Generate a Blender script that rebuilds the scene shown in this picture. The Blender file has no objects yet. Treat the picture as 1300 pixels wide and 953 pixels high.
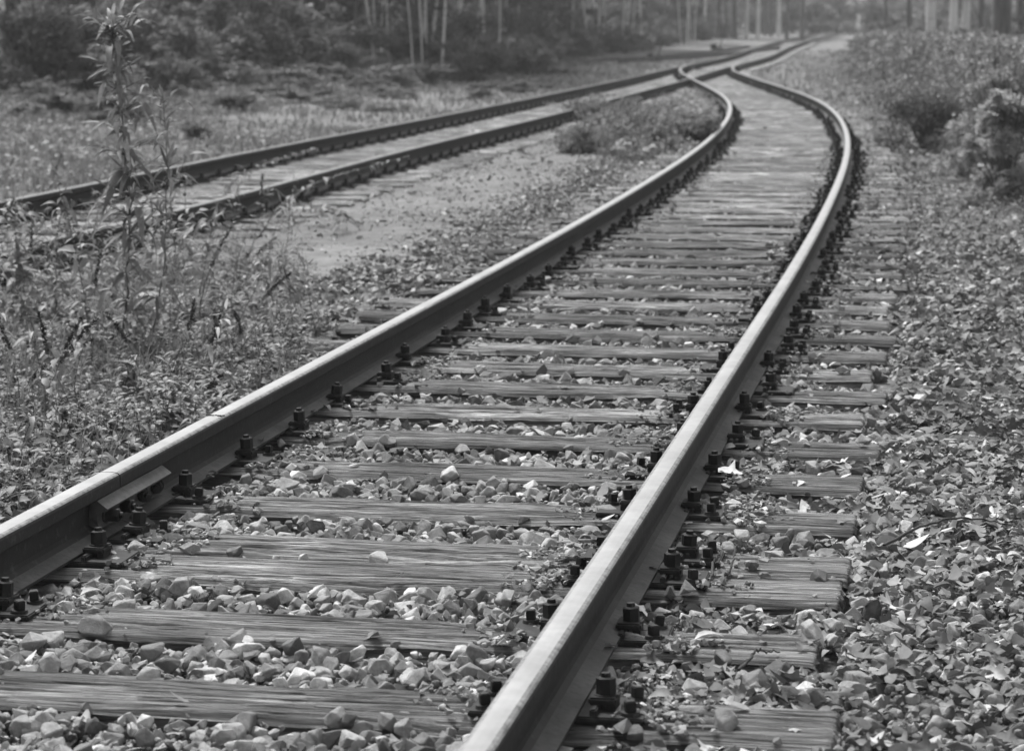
import bpy, bmesh, math, random
import numpy as np
from mathutils import Vector, Matrix

random.seed(11)
rng = np.random.default_rng(23)
sc = bpy.context.scene
C = sc.collection
PI = math.pi
F_PX, HZ, CAM_H, PITCH = 3150.0, 33.5, 1.22, 0.12568322253355138

# ------------------------------------------------------------------ plan of the two tracks
def natural(k, v):
    k = np.array(k, float); v = np.array(v, float); n = len(k); h = np.diff(k)
    A = np.zeros((n, n)); b = np.zeros(n); A[0, 0] = A[-1, -1] = 1
    for i in range(1, n - 1):
        A[i, i-1] = h[i-1]; A[i, i] = 2*(h[i-1]+h[i]); A[i, i+1] = h[i]
        b[i] = 6*((v[i+1]-v[i])/h[i]-(v[i]-v[i-1])/h[i-1])
    m = np.linalg.solve(A, b)
    s0 = (v[1]-v[0])/h[0] - h[0]*m[1]/6
    s1 = (v[-1]-v[-2])/h[-1] + h[-1]*m[-2]/6
    def f(y):
        y = np.asarray(y, float)
        yc = np.clip(y, k[0], k[-1])
        i = np.clip(np.searchsorted(k, yc)-1, 0, n-2)
        hh = h[i]; a = (k[i+1]-yc)/hh; c = (yc-k[i])/hh
        r = a*v[i]+c*v[i+1]+((a**3-a)*m[i]+(c**3-c)*m[i+1])*hh*hh/6
        return r + np.where(y < k[0], (y-k[0])*s0, 0) + np.where(y > k[-1], (y-k[-1])*s1, 0)
    return f
far_x = natural([10., 16, 24, 34, 46, 60, 74, 90, 110, 135, 165],
                [-4.601, -3.314, -2.112, -0.51, 1.331, 3.536, 5.587, 8.286, 11.194, 14.955, 19.971])
near_raw = natural([3., 6, 9, 13, 18, 24, 32, 42, 54, 66, 78],
                   [-1.029, -0.486, 0.042, 0.74, 1.563, 2.475, 3.493, 4.374, 4.848, 5.261, 5.807])
def near_x(y):
    y = np.asarray(y, float)
    a, b = 60.0, 80.0
    pa, pb = near_raw(a), far_x(b)
    ma = (near_raw(a+.1)-near_raw(a-.1))/.2; mb = (far_x(b+.1)-far_x(b-.1))/.2
    t = np.clip((y-a)/(b-a), 0, 1); L = b-a
    her = (2*t**3-3*t**2+1)*pa+(t**3-2*t**2+t)*L*ma+(-2*t**3+3*t**2)*pb+(t**3-t**2)*L*mb
    return np.where(y < a, near_raw(y), np.where(y > b, far_x(y), her))
def slope(f, y): return (f(np.asarray(y)+.05)-f(np.asarray(y)-.05))/.1
def zt(Y):
    t = np.clip(np.asarray(Y, float)-66, 0, None)
    return 0.0075*t*t/(t+25)
def zfar(Y): return zt(Y) - 0.04*np.interp(Y, [45, 66], [1, 0])
def lat(X, Y, f=near_x):
    s = slope(f, Y)
    return (X-f(Y))/np.sqrt(1+s*s)
def px(X, Y): return 650+F_PX*X/Y

# ------------------------------------------------------------------ numpy noise
_perm = rng.random((256, 256))
def vnoise(x, y):
    xi = np.floor(x).astype(int); yi = np.floor(y).astype(int)
    fx = x-xi; fy = y-yi; fx = fx*fx*(3-2*fx); fy = fy*fy*(3-2*fy)
    g = lambda a, b: _perm[a & 255, b & 255]
    return (g(xi, yi)*(1-fx)+g(xi+1, yi)*fx)*(1-fy)+(g(xi, yi+1)*(1-fx)+g(xi+1, yi+1)*fx)*fy
def fbm(x, y, o=4):
    r = 0; a = .5
    for i in range(o):
        r = r+a*vnoise(x+17*i, y+31*i); a *= .5; x = x*2; y = y*2
    return r
def ground_z(X, Y):
    X = np.asarray(X, float); Y = np.asarray(Y, float)
    z = -0.235 + zt(Y) + 0.05*(fbm(X*.7+40, Y*.7+9, 3)-.44)
    dl = lat(X, Y, far_x)
    z = z + 0.025*np.clip(-dl-2, 0, 30) - .03*np.exp(-(dl/1.3)**2)
    dn = lat(X, Y)
    z = z + 0.012*np.clip(dn-3, 0, 12)
    return z

# ------------------------------------------------------------------ mesh helpers
def np_mesh(name, V, F, mats=(), smooth=False, shade=None, mi=None):
    """V (n,3), F list of arrays each (m,k)"""
    me = bpy.data.meshes.new(name)
    if not isinstance(F, (list, tuple)): F = [F]
    F = [f for f in F if len(f)]
    me.vertices.add(len(V)); me.vertices.foreach_set('co', np.asarray(V, np.float32).ravel())
    loops = np.concatenate([f.ravel() for f in F]).astype(np.int32)
    cnt = np.concatenate([np.full(len(f), f.shape[1]) for f in F])
    st = np.concatenate([[0], np.cumsum(cnt)[:-1]]).astype(np.int32)
    me.loops.add(len(loops)); me.loops.foreach_set('vertex_index', loops)
    me.polygons.add(len(cnt)); me.polygons.foreach_set('loop_start', st)
    if mi is not None: me.polygons.foreach_set('material_index', np.asarray(mi, np.int32))
    me.polygons.foreach_set('use_smooth', np.full(len(cnt), smooth))
    for m in mats: me.materials.append(m)
    if shade is not None:
        a = me.attributes.new('shade', 'FLOAT', 'POINT'); a.data.foreach_set('value', np.asarray(shade, np.float32))
    me.update(calc_edges=True)
    return me
def link(name, me, parent=None, loc=None, rot=None):
    o = bpy.data.objects.new(name, me); C.objects.link(o)
    if parent: o.parent = parent
    if loc is not None: o.location = loc
    if rot is not None: o.rotation_euler = rot
    return o
def tag(o, label=None, cat=None, group=None, kind=None):
    if label: o['label'] = label
    if cat: o['category'] = cat
    if group: o['group'] = group
    if kind: o['kind'] = kind
    return o
def thing(name, label, cat, loc=(0, 0, 0), rz=0, group=None):
    o = bpy.data.objects.new(name, None); C.objects.link(o)
    o.location = loc; o.rotation_euler = (0, 0, rz); o.empty_display_size = .1
    return tag(o, label, cat, group)
def copy_tree(o, parent=None):
    c = o.copy(); C.objects.link(c); c.parent = parent
    for ch in o.children: copy_tree(ch, c)
    return c
def bm_mesh(name, bm, mats, smooth=False):
    me = bpy.data.meshes.new(name); bm.to_mesh(me); bm.free()
    for m in mats: me.materials.append(m)
    if smooth:
        for p in me.polygons: p.use_smooth = True
    return me
def add_box(bm, c, s, rot=None, bev=0.0):
    M = Matrix.Translation(c) @ (rot if rot else Matrix.Identity(4)) @ Matrix.Diagonal((*s, 1))
    r = bmesh.ops.create_cube(bm, size=1, matrix=M)
    if bev:
        es = list({e for v in r['verts'] for e in v.link_edges})
        bmesh.ops.bevel(bm, geom=es, offset=bev, segments=2, affect='EDGES')
def add_cyl(bm, c, r1, h, n=12, r2=None, rot=None):
    M = Matrix.Translation(c) @ (rot if rot else Matrix.Identity(4)) @ Matrix.Translation((0, 0, h/2))
    bmesh.ops.create_cone(bm, cap_ends=True, segments=n, radius1=r1, radius2=r1 if r2 is None else r2, depth=h, matrix=M)
def tube(pts, rad, n=6):
    pts = np.asarray(pts, float); rad = np.asarray(rad, float); m = len(pts)
    T = np.gradient(pts, axis=0); T /= np.linalg.norm(T, axis=1)[:, None]+1e-9
    ref = np.where(np.abs(T[:, 2:3]) > .9, np.array([[1., 0, 0]]), np.array([[0, 0, 1.]]))
    ref = np.broadcast_to(ref[0] if True else ref, (m, 3))
    U = np.cross(T, ref); U /= np.linalg.norm(U, axis=1)[:, None]+1e-9; W = np.cross(T, U)
    a = np.arange(n)/n*2*PI
    V = (pts[:, None]+rad[:, None, None]*(np.cos(a)[None, :, None]*U[:, None]+np.sin(a)[None, :, None]*W[:, None])).reshape(-1, 3)
    i = np.arange(m-1)[:, None]*n; j = np.arange(n)[None]; k = (j+1) % n
    Fq = np.stack([i+j, i+k, i+n+k, i+n+j], -1).reshape(-1, 4)
    return V, Fq
class Acc:
    def __init__(s): s.V = []; s.F = []; s.S = []; s.n = 0
    def add(s, V, F, sh=0.5):
        s.V.append(V); s.F.append(F+s.n); s.n += len(V)
        s.S.append(np.full(len(V), sh) if np.isscalar(sh) else sh)
    def mesh(s, name, mats, smooth=False):
        by = {}
        for f in s.F: by.setdefault(f.shape[1], []).append(f)
        return np_mesh(name, np.concatenate(s.V), [np.concatenate(v) for v in by.values()], mats, smooth, np.concatenate(s.S))
def rotz(a):
    R = np.zeros((len(a), 3, 3)); c, s = np.cos(a), np.sin(a)
    R[:, 0, 0] = c; R[:, 0, 1] = -s; R[:, 1, 0] = s; R[:, 1, 1] = c; R[:, 2, 2] = 1; return R
def rotx(a):
    R = np.zeros((len(a), 3, 3)); c, s = np.cos(a), np.sin(a)
    R[:, 1, 1] = c; R[:, 1, 2] = -s; R[:, 2, 1] = s; R[:, 2, 2] = c; R[:, 0, 0] = 1; return R
def roty(a):
    R = np.zeros((len(a), 3, 3)); c, s = np.cos(a), np.sin(a)
    R[:, 0, 0] = c; R[:, 0, 2] = s; R[:, 2, 0] = -s; R[:, 2, 2] = c; R[:, 1, 1] = 1; return R
def scatter(acc, temps, P, R, S, shade):
    """temps list of (V,F); P (n,3) R (n,3,3) S (n,) or (n,3)"""
    n = len(P); ti = rng.integers(0, len(temps), n)
    if S.ndim == 1: S = np.repeat(S[:, None], 3, 1)
    for t, (V, F) in enumerate(temps):
        I = np.nonzero(ti == t)[0]
        if not len(I): continue
        W = np.einsum('nij,nvj->nvi', R[I], V[None]*S[I][:, None])+P[I][:, None]
        Fa = (F[None]+(np.arange(len(I))*len(V))[:, None, None]).reshape(-1, F.shape[1])
        acc.add(W.reshape(-1, 3), Fa, np.repeat(shade[I], len(V)))

# ------------------------------------------------------------------ materials (a monochrome world: every base colour is a grey)
def mat(name, build, rough=.8, metal=0., spec=.4):
    m = bpy.data.materials.new(name); m.use_nodes = True
    nt = m.node_tree; b = nt.nodes['Principled BSDF']
    b.inputs['Roughness'].default_value = rough; b.inputs['Metallic'].default_value = metal
    b.inputs['Specular IOR Level'].default_value = spec
    build(nt, b); return m
def N(nt, t, **k):
    n = nt.nodes.new(t)
    for a, v in k.items():
        if a in n.inputs: n.inputs[a].default_value = v
        else: setattr(n, a, v)
    return n
def noise(nt, scale, detail=4, rough=.6, src='Object', stretch=None, rnd=False):
    tc = N(nt, 'ShaderNodeTexCoord'); o = tc.outputs[src]
    if rnd:
        oi = N(nt, 'ShaderNodeObjectInfo'); mm = N(nt, 'ShaderNodeVectorMath', operation='MULTIPLY_ADD')
        nt.links.new(oi.outputs['Random'], mm.inputs[0]); mm.inputs[1].default_value = (37, 53, 71)
        nt.links.new(o, mm.inputs[2]); o = mm.outputs[0]
    if stretch:
        mp = N(nt, 'ShaderNodeMapping'); mp.inputs['Scale'].default_value = stretch
        nt.links.new(o, mp.inputs['Vector']); o = mp.outputs[0]
    n = N(nt, 'ShaderNodeTexNoise'); n.inputs['Scale'].default_value = scale
    n.inputs['Distortion'].default_value = .35 if stretch else 0
    n.inputs['Detail'].default_value = detail; n.inputs['Roughness'].default_value = rough
    nt.links.new(o, n.inputs['Vector']); return n.outputs['Fac']
def ramp(nt, fac, stops):
    r = N(nt, 'ShaderNodeValToRGB'); e = r.color_ramp.elements
    while len(e) < len(stops): e.new(.5)
    for el, (p, v) in zip(e, stops): el.position = p; el.color = (v, v, v, 1)
    nt.links.new(fac, r.inputs['Fac']); return r.outputs['Color']
def mul(nt, a, b, op='MULTIPLY'):
    m = N(nt, 'ShaderNodeMath', operation=op)
    for i, q in enumerate((a, b)):
        if isinstance(q, (int, float)): m.inputs[i].default_value = q
        else: nt.links.new(q, m.inputs[i])
    return m.outputs[0]
def bump(nt, b, h, strength=.5, dist=.01):
    n = N(nt, 'ShaderNodeBump'); n.inputs['Strength'].default_value = strength; n.inputs['Distance'].default_value = dist
    nt.links.new(h, n.inputs['Height']); nt.links.new(n.outputs[0], b.inputs['Normal'])
def attr(nt, name='shade'):
    a = N(nt, 'ShaderNodeAttribute'); a.attribute_name = name; return a.outputs['Fac']

def b_stone(nt, b):
    n = noise(nt, 28, 6, .65); n2 = noise(nt, 140, 4, .7)
    v = mul(nt, ramp(nt, attr(nt), [(0, .05), (.4, .175), (.75, .36), (1, .62)]), ramp(nt, n, [(.3, .6), (.55, 1.0), (.75, 1.2)]))
    v = mul(nt, v, ramp(nt, n2, [(.3, .8), (.7, 1.15)]))
    nt.links.new(v, b.inputs['Base Color']); bump(nt, b, mul(nt, n, mul(nt, n2, .3), 'ADD'), .7, .008)
M_stone = mat('crushed_stone', b_stone, .85, spec=.3)
def leafmat(name, lo, hi, trans=.15, rough=.55):
    def bl(nt, b):
        n = noise(nt, 60, 3)
        v = mul(nt, ramp(nt, attr(nt), [(0, lo), (.5, (lo*hi)**.5), (1, hi)]), ramp(nt, n, [(.3, .8), (.7, 1.15)]))
        nt.links.new(v, b.inputs['Base Color'])
        tr = N(nt, 'ShaderNodeBsdfTranslucent'); nt.links.new(v, tr.inputs['Color'])
        mx = N(nt, 'ShaderNodeMixShader'); mx.inputs[0].default_value = trans
        nt.links.new(b.outputs[0], mx.inputs[1]); nt.links.new(tr.outputs[0], mx.inputs[2])
        nt.links.new(mx.outputs[0], nt.nodes['Material Output'].inputs['Surface'])
    return mat(name, bl, rough, spec=.35)
M_litter = leafmat('dry_leaf', .06, .5, .1, .7)
M_green = leafmat('green_leaf', .06, .32, .3)
M_bush = leafmat('bush_leaf', .06, .26, .4)
M_palebush = leafmat('pale_bush_leaf', .08, .3, .3)
M_grass = leafmat('grass_blade', .09, .3, .25)
M_brightbush = leafmat('light_bush_leaf', .1, .36, .38)
M_lightbush = leafmat('silvery_bush_leaf', .16, .5, .6)
def b_stem(nt, b):
    nt.links.new(ramp(nt, noise(nt, 30), [(.3, .05), (.7, .1)]), b.inputs['Base Color'])
M_stem = mat('plant_stem', b_stem, .7)
def b_seed(nt, b):
    nt.links.new(ramp(nt, noise(nt, 80), [(.3, .02), (.7, .05)]), b.inputs['Base Color'])
M_seed = mat('dry_seed_head', b_seed, .9)

def b_wood(nt, b):
    g = noise(nt, 7, 8, .7, stretch=(.5, 13, 10), rnd=True)
    g2 = noise(nt, 14, 5, .6, stretch=(.35, 22, 12), rnd=True)
    big = noise(nt, 2.2, 3, .6, rnd=True, stretch=(1.2, 3.2, 1))
    cr = attr(nt)
    v = mul(nt, ramp(nt, g, [(.3, .03), (.42, .11), (.55, .215), (.72, .42)]), ramp(nt, big, [(.35, .62), (.5, .95), (.66, 1.7)]))
    v = mul(nt, v, ramp(nt, g2, [(.36, .2), (.45, .95), (.7, 1.15)]))
    v = mul(nt, v, ramp(nt, cr, [(0, .08), (.6, 1), (1, 1.0)]))
    oi = N(nt, 'ShaderNodeObjectInfo')
    v = mul(nt, v, ramp(nt, oi.outputs['Random'], [(0, .65), (1, 1.4)]))
    nt.links.new(v, b.inputs['Base Color'])
    bump(nt, b, mul(nt, g, g2, 'ADD'), 1.0, .012)
M_wood = mat('weathered_sleeper_wood', b_wood, .8, spec=.3)

def b_rust(nt, b):
    n = noise(nt, 30, 6, .7, 'Object'); n2 = noise(nt, 4, 3, .6, 'Object')
    nt.links.new(mul(nt, ramp(nt, n, [(.3, .006), (.55, .016), (.68, .045), (.8, .07)]), ramp(nt, n2, [(.3, .8), (.7, 1.3)])), b.inputs['Base Color'])
    nt.links.new(ramp(nt, n, [(.3, .55), (.7, .8)]), b.inputs['Roughness'])
    bump(nt, b, n, .4, .002)
M_rust = mat('rusty_steel', b_rust, .8, 0, .2)
def b_foot(nt, b):
    n = noise(nt, 55, 6, .75, 'Object'); n2 = noise(nt, 5, 4, .6, 'Object')
    nt.links.new(mul(nt, ramp(nt, n, [(.28, .02), (.45, .055), (.8, .09)]), ramp(nt, n2, [(.35, .6), (.65, 1.3)])), b.inputs['Base Color'])
    bump(nt, b, n, .4, .002)
M_foot = mat('dusty_rail_foot', b_foot, .75, 0, .3)
def b_top(nt, b):
    n = noise(nt, 260, 4, .6, 'Object'); n2 = noise(nt, 3.5, 4, .6, 'Object'); at = attr(nt, 'across')
    n3 = noise(nt, 22, 3, .5, 'Object')
    v = mul(nt, ramp(nt, n2, [(.3, .19), (.7, .27)]), ramp(nt, n3, [(.3, .9), (.7, 1.07)]))
    v = mul(nt, v, ramp(nt, n, [(.3, .9), (.7, 1.08)]))
    nt.links.new(v, b.inputs['Base Color'])
    nt.links.new(ramp(nt, mul(nt, n2, n, 'MULTIPLY'), [(.1, .5), (.5, .62)]), b.inputs['Roughness'])
    bump(nt, b, n, .12, .0006)
M_top = mat('worn_rail_head', b_top, .55, .2, .4)
def b_edge(nt, b):
    n = noise(nt, 45, 5, .7, 'Object'); n2 = noise(nt, 6, 4, .6, 'Object')
    nt.links.new(mul(nt, ramp(nt, n, [(.36, .05), (.5, .15), (.7, .21)]), ramp(nt, n2, [(.3, .7), (.6, 1.1)])), b.inputs['Base Color'])
    bump(nt, b, n, .4, .002)
M_edge = mat('rail_head_edge', b_edge, .6, .1, .4)
def b_olds(nt, b):
    n = noise(nt, 9, 4, .6, 'Object')
    nt.links.new(ramp(nt, n, [(.3, .08), (.7, .15)]), b.inputs['Base Color'])
M_oldtop = mat('dull_rail_head', b_olds, .6, .15, .4)

def b_ground(nt, b):
    n = noise(nt, 3.0, 6, .7); n2 = noise(nt, 38, 5, .75); n3 = noise(nt, .45, 4, .6)
    n4 = noise(nt, 9, 5, .7)
    soil = mul(nt, ramp(nt, n, [(.3, .05), (.5, .1), (.7, .16)]), ramp(nt, n2, [(.3, .45), (.6, 1.2)]))
    sand = mul(nt, ramp(nt, n, [(.3, .12), (.5, .16), (.7, .21)]), ramp(nt, n2, [(.3, .82), (.6, 1.06), (.75, 1.2)]))
    sand = mul(nt, mul(nt, sand, ramp(nt, n3, [(.35, .8), (.6, 1.05)])), ramp(nt, n4, [(.33, .55), (.48, 1.0), (.7, 1.25)]))
    mx = N(nt, 'ShaderNodeMix', data_type='FLOAT'); nt.links.new(ramp(nt, mul(nt, attr(nt), mul(nt, mul(nt, n, .5, 'SUBTRACT'), .9), 'ADD'), [(.4, 0), (.6, 1)]), mx.inputs[0])
    nt.links.new(soil, mx.inputs[2]); nt.links.new(sand, mx.inputs[3])
    nt.links.new(mx.outputs[0], b.inputs['Base Color']); bump(nt, b, mul(nt, n2, mul(nt, n, .8), 'ADD'), .8, .015)
M_ground = mat('ground_soil', b_ground, .95, spec=.15)
def b_birch(nt, b):
    n = noise(nt, 3, 4, .7, stretch=(1, 1, 2.6)); n2 = noise(nt, 1.2, 3)
    nt.links.new(mul(nt, ramp(nt, n, [(.34, .06), (.40, .7), (1, .82)]), ramp(nt, n2, [(.3, .75), (.7, 1.05)])), b.inputs['Base Color'])
M_birch = mat('birch_bark', b_birch, .8)
def b_bark(nt, b):
    n = noise(nt, 8, 5, .7, stretch=(1, 1, .2))
    nt.links.new(ramp(nt, n, [(.3, .06), (.7, .17)]), b.inputs['Base Color']); bump(nt, b, n, .6, .03)
M_bark = mat('grey_bark', b_bark, .9)

# ------------------------------------------------------------------ ground sheet
gx = np.unique(np.concatenate([np.linspace(-220, -14, 26), np.arange(-14, -6, .6), np.arange(-6, 9, .12), np.arange(9, 26, .6), np.linspace(26, 240, 26)]))
gy = np.unique(np.concatenate([np.linspace(-12, 3, 10), np.arange(3, 30, .12), np.arange(30, 90, .5), np.arange(90, 260, 3), np.linspace(260, 620, 12)]))
X, Y = np.meshgrid(gx, gy); X = X.ravel(); Y = Y.ravel()
Z = ground_z(X, Y)
dn, df = lat(X, Y), lat(X, Y, far_x)
near = (np.abs(X) < 10) & (Y < 40)
Z = Z + np.where(near, .015*(fbm(X*6, Y*6, 3)-.44), 0)
sand = np.zeros(len(X))
sm = lambda v, a, b: np.clip((v-a)/(b-a), 0, 1)
mid = sm(-dn, 1.3, 2.3)*sm(df, .8, 1.3)*sm(Y, 8.5, 12)*(1-sm(Y, 27, 34))
left = sm(-df, 1.2, 1.8)*(1-sm(-df, 4.2, 5.6))*sm(Y, 30, 40)
right = sm(dn, 1.6, 2.2)*(1-sm(dn, 3.4, 4.6))*sm(Y, 42, 50)
trk = (1-sm(np.abs(df), 1.3, 1.7))*.45*(1-sm(Y, 60, 70))
trk2 = (1-sm(np.abs(dn), 1.2, 1.6))*sm(Y, 34, 44)*.7
farp = sm(Y, 75, 95)*(1-sm(np.abs(df), 4, 8))*.8
sand = np.maximum.reduce([mid, left, right, trk, farp])*(1-(np.abs(dn) < 1.35)*sm(Y, 10, 14)*1.0)
nx = len(gx); ny = len(gy)
i = np.arange(ny-1)[:, None]*nx; j = np.arange(nx-1)[None]
Fg = np.stack([i+j, i+j+1, i+nx+j+1, i+nx+j], -1).reshape(-1, 4)
g = link('ground', np_mesh('ground', np.c_[X, Y, Z], Fg, [M_ground], True, sand)); g['kind'] = 'structure'

# ------------------------------------------------------------------ rails
half = [(62.5, -149), (62.5, -142), (42, -136), (22, -129), (10, -120), (7.5, -108), (7, -80), (7.5, -58), (11, -50), (31, -43.5), (33.5, -41), (33.5, -13), (31, -7), (27, -3.4), (20, -1.2), (8, -.2)]
prof = np.array([(x, z) for x, z in half]+[(-x, z) for x, z in half[::-1]])/1000.
npf = len(prof)
def rail_mesh(name, f, off, y0, y1, zf, top=None, dz=0, step=.25):
    ys = [y0]
    while ys[-1] < y1: ys.append(min(y1, ys[-1]+(step if ys[-1] < 35 else step*3)))
    ys = np.array(ys); s = slope(f, ys); n = np.sqrt(1+s*s)
    cx = f(ys)+off/n; cy = ys-off*s/n; z = zf(ys)+dz
    wob = .0012*(fbm(ys*1.3+off*9, ys*0+3, 2)-.4)
    V = np.stack([cx[:, None]+prof[None, :, 0]/n[:, None], cy[:, None]-prof[None, :, 0]*(s/n)[:, None], (z+wob)[:, None]+prof[None, :, 1]], -1).reshape(-1, 3)
    m = len(ys); i = np.arange(m-1)[:, None]*npf; j = np.arange(npf)[None]; k = (j+1) % npf
    Fq = np.stack([i+j, i+k, i+npf+k, i+npf+j], -1).reshape(-1, 4)
    mi = np.zeros((m-1, npf), int); mi[:, 12:19] = 1; mi[:, 12:14] = 3; mi[:, 17:19] = 3; mi[:, 1:3] = 2; mi[:, 28:30] = 2
    me = np_mesh(name, V, [Fq, np.arange(npf)[None, ::-1].copy(), (np.arange(npf)+(m-1)*npf)[None]], [M_rust, top or M_top, M_foot, M_oldtop if top else M_edge], False,
                 mi=np.r_[mi.ravel(), 0, 0])
    return me
def rail(f, off, y0, y1, zf, label, top=None, dz=0):
    o = link('rail', rail_mesh('rail', f, off, y0, y1, zf, top, dz))
    return tag(o, label, 'rail')
GA = .751
# where the joint sits on the left near rail
JY = 6.62
r0 = rail(near_x, -GA, 2.2, JY, zt, 'short front piece of the left near rail, ending at the bolted joint')
r1 = rail(near_x, -GA, JY+.006, 79, zt, 'long shiny left rail of the near track, running from the joint to the far switch')
r2 = rail(near_x, GA, 1.8, 79, zt, 'shiny right rail of the near track, cut off by the bottom edge of the photo', dz=-.0008)
r3 = rail(far_x, -GA, 9, 185, zfar, 'outer left rail of the far left track, beside the grass verge', M_oldtop, dz=-.003)
r4 = rail(far_x, GA, 9, 185, zfar, 'inner right rail of the far left track, beside the sandy strip', M_oldtop, dz=-.003)
bf = natural([84, 100, 112, 130], [1.5, 7.2, 10.2, 14.0])
rb = rail(bf, -GA, 88, 122, zt, 'distant rail of the siding that joins from the left beyond the switch', M_oldtop, dz=-.005)
rb2 = rail(bf, GA, 88, 122, zt, 'distant second rail of the siding, the one nearer the camera', M_oldtop, dz=-.006)

# fishplate with four bolts on the inner face of the left near rail
def frame_at(f, y, off, z=0):
    s = float(slope(f, y)); n = math.sqrt(1+s*s)
    return Vector((float(f(y))+off/n, y-off*s/n, z)), -math.atan(s)
p, a = frame_at(near_x, JY+.09, -GA)
bm = bmesh.new()
pr = [(.009, -.112), (.034, -.1235), (.042, -.1205), (.034, -.106), (.034, -.080), (.060, -.072), (.063, -.066), (.034, -.0445), (.012, -.049)]
ring = []
for yy in (-.28, .28):
    ring.append([bm.verts.new((x, yy, z)) for x, z in pr])
for q in range(len(pr)):
    bm.faces.new([ring[0][q], ring[0][(q+1) % len(pr)], ring[1][(q+1) % len(pr)], ring[1][q]])
bm.faces.new(ring[0][::-1]); bm.faces.new(ring[1])
bmesh.ops.recalc_face_normals(bm, faces=bm.faces)
fp = link('fishplate', bm_mesh('fishplate', bm, [M_foot]), r0, p, (0, 0, a))
def bolt_mesh(name, r=.019, h=.028, washer=True, stud=.012):
    bm = bmesh.new(); z = 0
    if washer: add_cyl(bm, (0, 0, 0), r*1.25, .006, 18); z = .006
    b0 = set(bm.verts)
    add_cyl(bm, (0, 0, z), r, h, 6)
    add_cyl(bm, (0, 0, z+h), r*.92, .0025, 12, r*.75)
    add_cyl(bm, (0, 0, z+h), r*.52, stud, 12, r*.46)
    return bm_mesh(name, bm, [M_rust])
me_fb = bolt_mesh('plate_bolt', .019, .034)
for k, yy in enumerate((-.22, -.08, .08, .22)):
    o = link('bolt', me_fb, fp, (.034, yy, -.093), (0, PI/2, 0)); o.rotation_euler = (k*.4, PI/2, 0)
# rough weld bead across the left rail head further on
bm = bmesh.new()
for k in range(7):
    add_box(bm, (-.022+k*.0085, random.uniform(-.004, .004), .0012), (.007, random.uniform(.004, .012), .003), Matrix.Rotation(random.random(), 4, 'Z'))
p, a = frame_at(near_x, 7.62, -GA)
link('weld_bead', bm_mesh('weld_bead', bm, [M_rust]), r1, p, (0, 0, a))

# ------------------------------------------------------------------ sleepers
def timber_mesh(seed, w=.25, L=2.6, nu=360, nv=84, bright=0):
    u = np.linspace(-L/2, L/2, nu); v = np.linspace(-w/2, w/2, nv)
    U, W = np.meshgrid(u, v, indexing='ij'); o = seed*13.7
    wav = .012*(fbm(U*1.2+o, W*2+o, 3)-.44)*2
    Wq = W+wav
    grain = fbm(U*2.2+o, Wq*95+o, 4)-.47
    z = .008*grain*2 - .010*(fbm(U*1.3+o, W*9+3+o, 3)-.44)
    crack = np.zeros_like(U)
    rr = np.random.default_rng(seed+5)
    for c in range(26):
        u0 = rr.uniform(-L/2, L/2); ln = rr.uniform(.3, 1.7); w0 = rr.uniform(-w*.46, w*.46)
        line = w0+.014*(fbm(U*2.5+c*7+o, U*0+c, 3)-.44)*2
        wd = (rr.uniform(.0015, .004) if c > 7 else rr.uniform(.004, .0085))*(.4+1.2*fbm(U*4+c*3, U*0+c+o, 2))*np.clip(1-((U-u0)/(ln/2))**2, 0, 1)**.5
        k = np.exp(-((W-line)/(wd+1e-5))**2)*(wd > 0)
        crack = np.maximum(crack, k)
    z = z-.016*crack
    edn = fbm(U*3+o, np.sign(W)*5+o, 3)
    chip = np.clip(fbm(U*1.9+o*2, np.sign(W)*9+o, 3)-.52, 0, 1)*5
    ew = .022+.05*chip; ed = np.clip((w/2-np.abs(W))/ew, 0, 1)
    z = z-(.010+.022*edn+.02*chip)*(1-ed)**1.8
    rot = np.clip(fbm(U*3.1+o*3, W*14+o, 4)-.56, 0, 1)*np.clip(fbm(U*1.1+o, W*2+5, 2)-.4, 0, 1)*8
    z = z-.05*np.clip(rot, 0, .35)
    en = np.minimum(L/2-np.abs(U), .03)/.03
    z = z-.02*(1-en)**2
    ue = U*(1+0*U)+np.where(np.abs(U) > L/2-.01, -np.sign(U)*.03*fbm(W*30+o, U*0+o, 2), 0)
    we = W*(1+.04*(edn-.44)*2)
    top = np.stack([ue, we, z], -1).reshape(-1, 3)
    sh = np.clip(1-crack-.9*np.clip(rot, 0, .5)-(np.maximum(0, -grain-.1))*2.5, 0, 1).ravel()
    i = np.arange(nu-1)[:, None]*nv; j = np.arange(nv-1)[None]
    Fq = np.stack([i+j, i+nv+j, i+nv+j+1, i+j+1], -1).reshape(-1, 4)
    sh = np.minimum(sh, 1)
    # skirt
    rim = np.r_[np.arange(nu)*nv, (nu-1)*nv+np.arange(1, nv), (nu-2-np.arange(nu-1))*nv+nv-1, np.arange(nv-2, 0, -1)]
    R = top[rim]; low = R.copy(); low[:, 2] = -.16
    mids = [R]; n0 = len(top)
    allV = [top]; prev = rim
    for zz in (-.045, -.16):
        q = R.copy(); q[:, 2] = zz; q[:, 1] *= 1.02+.03*fbm(q[:, 0]*4+o, q[:, 0]*0+zz*40, 3)
        cur = np.arange(len(R))+sum(len(a) for a in allV); allV.append(q)
        Fq = np.r_[Fq, np.stack([prev, np.roll(prev, -1), np.roll(cur, -1), cur], -1)]; prev = cur
    V = np.concatenate(allV); S = np.r_[sh, np.full(len(V)-len(sh), .62)]
    return np_mesh('timber', V, Fq, [M_wood], True, S)
hi = [timber_mesh(s) for s in range(7)]
wide = [timber_mesh(20+s, .262) for s in range(2)]
lo = [timber_mesh(40+s, .235, 2.6, 90, 16) for s in range(4)]

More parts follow.
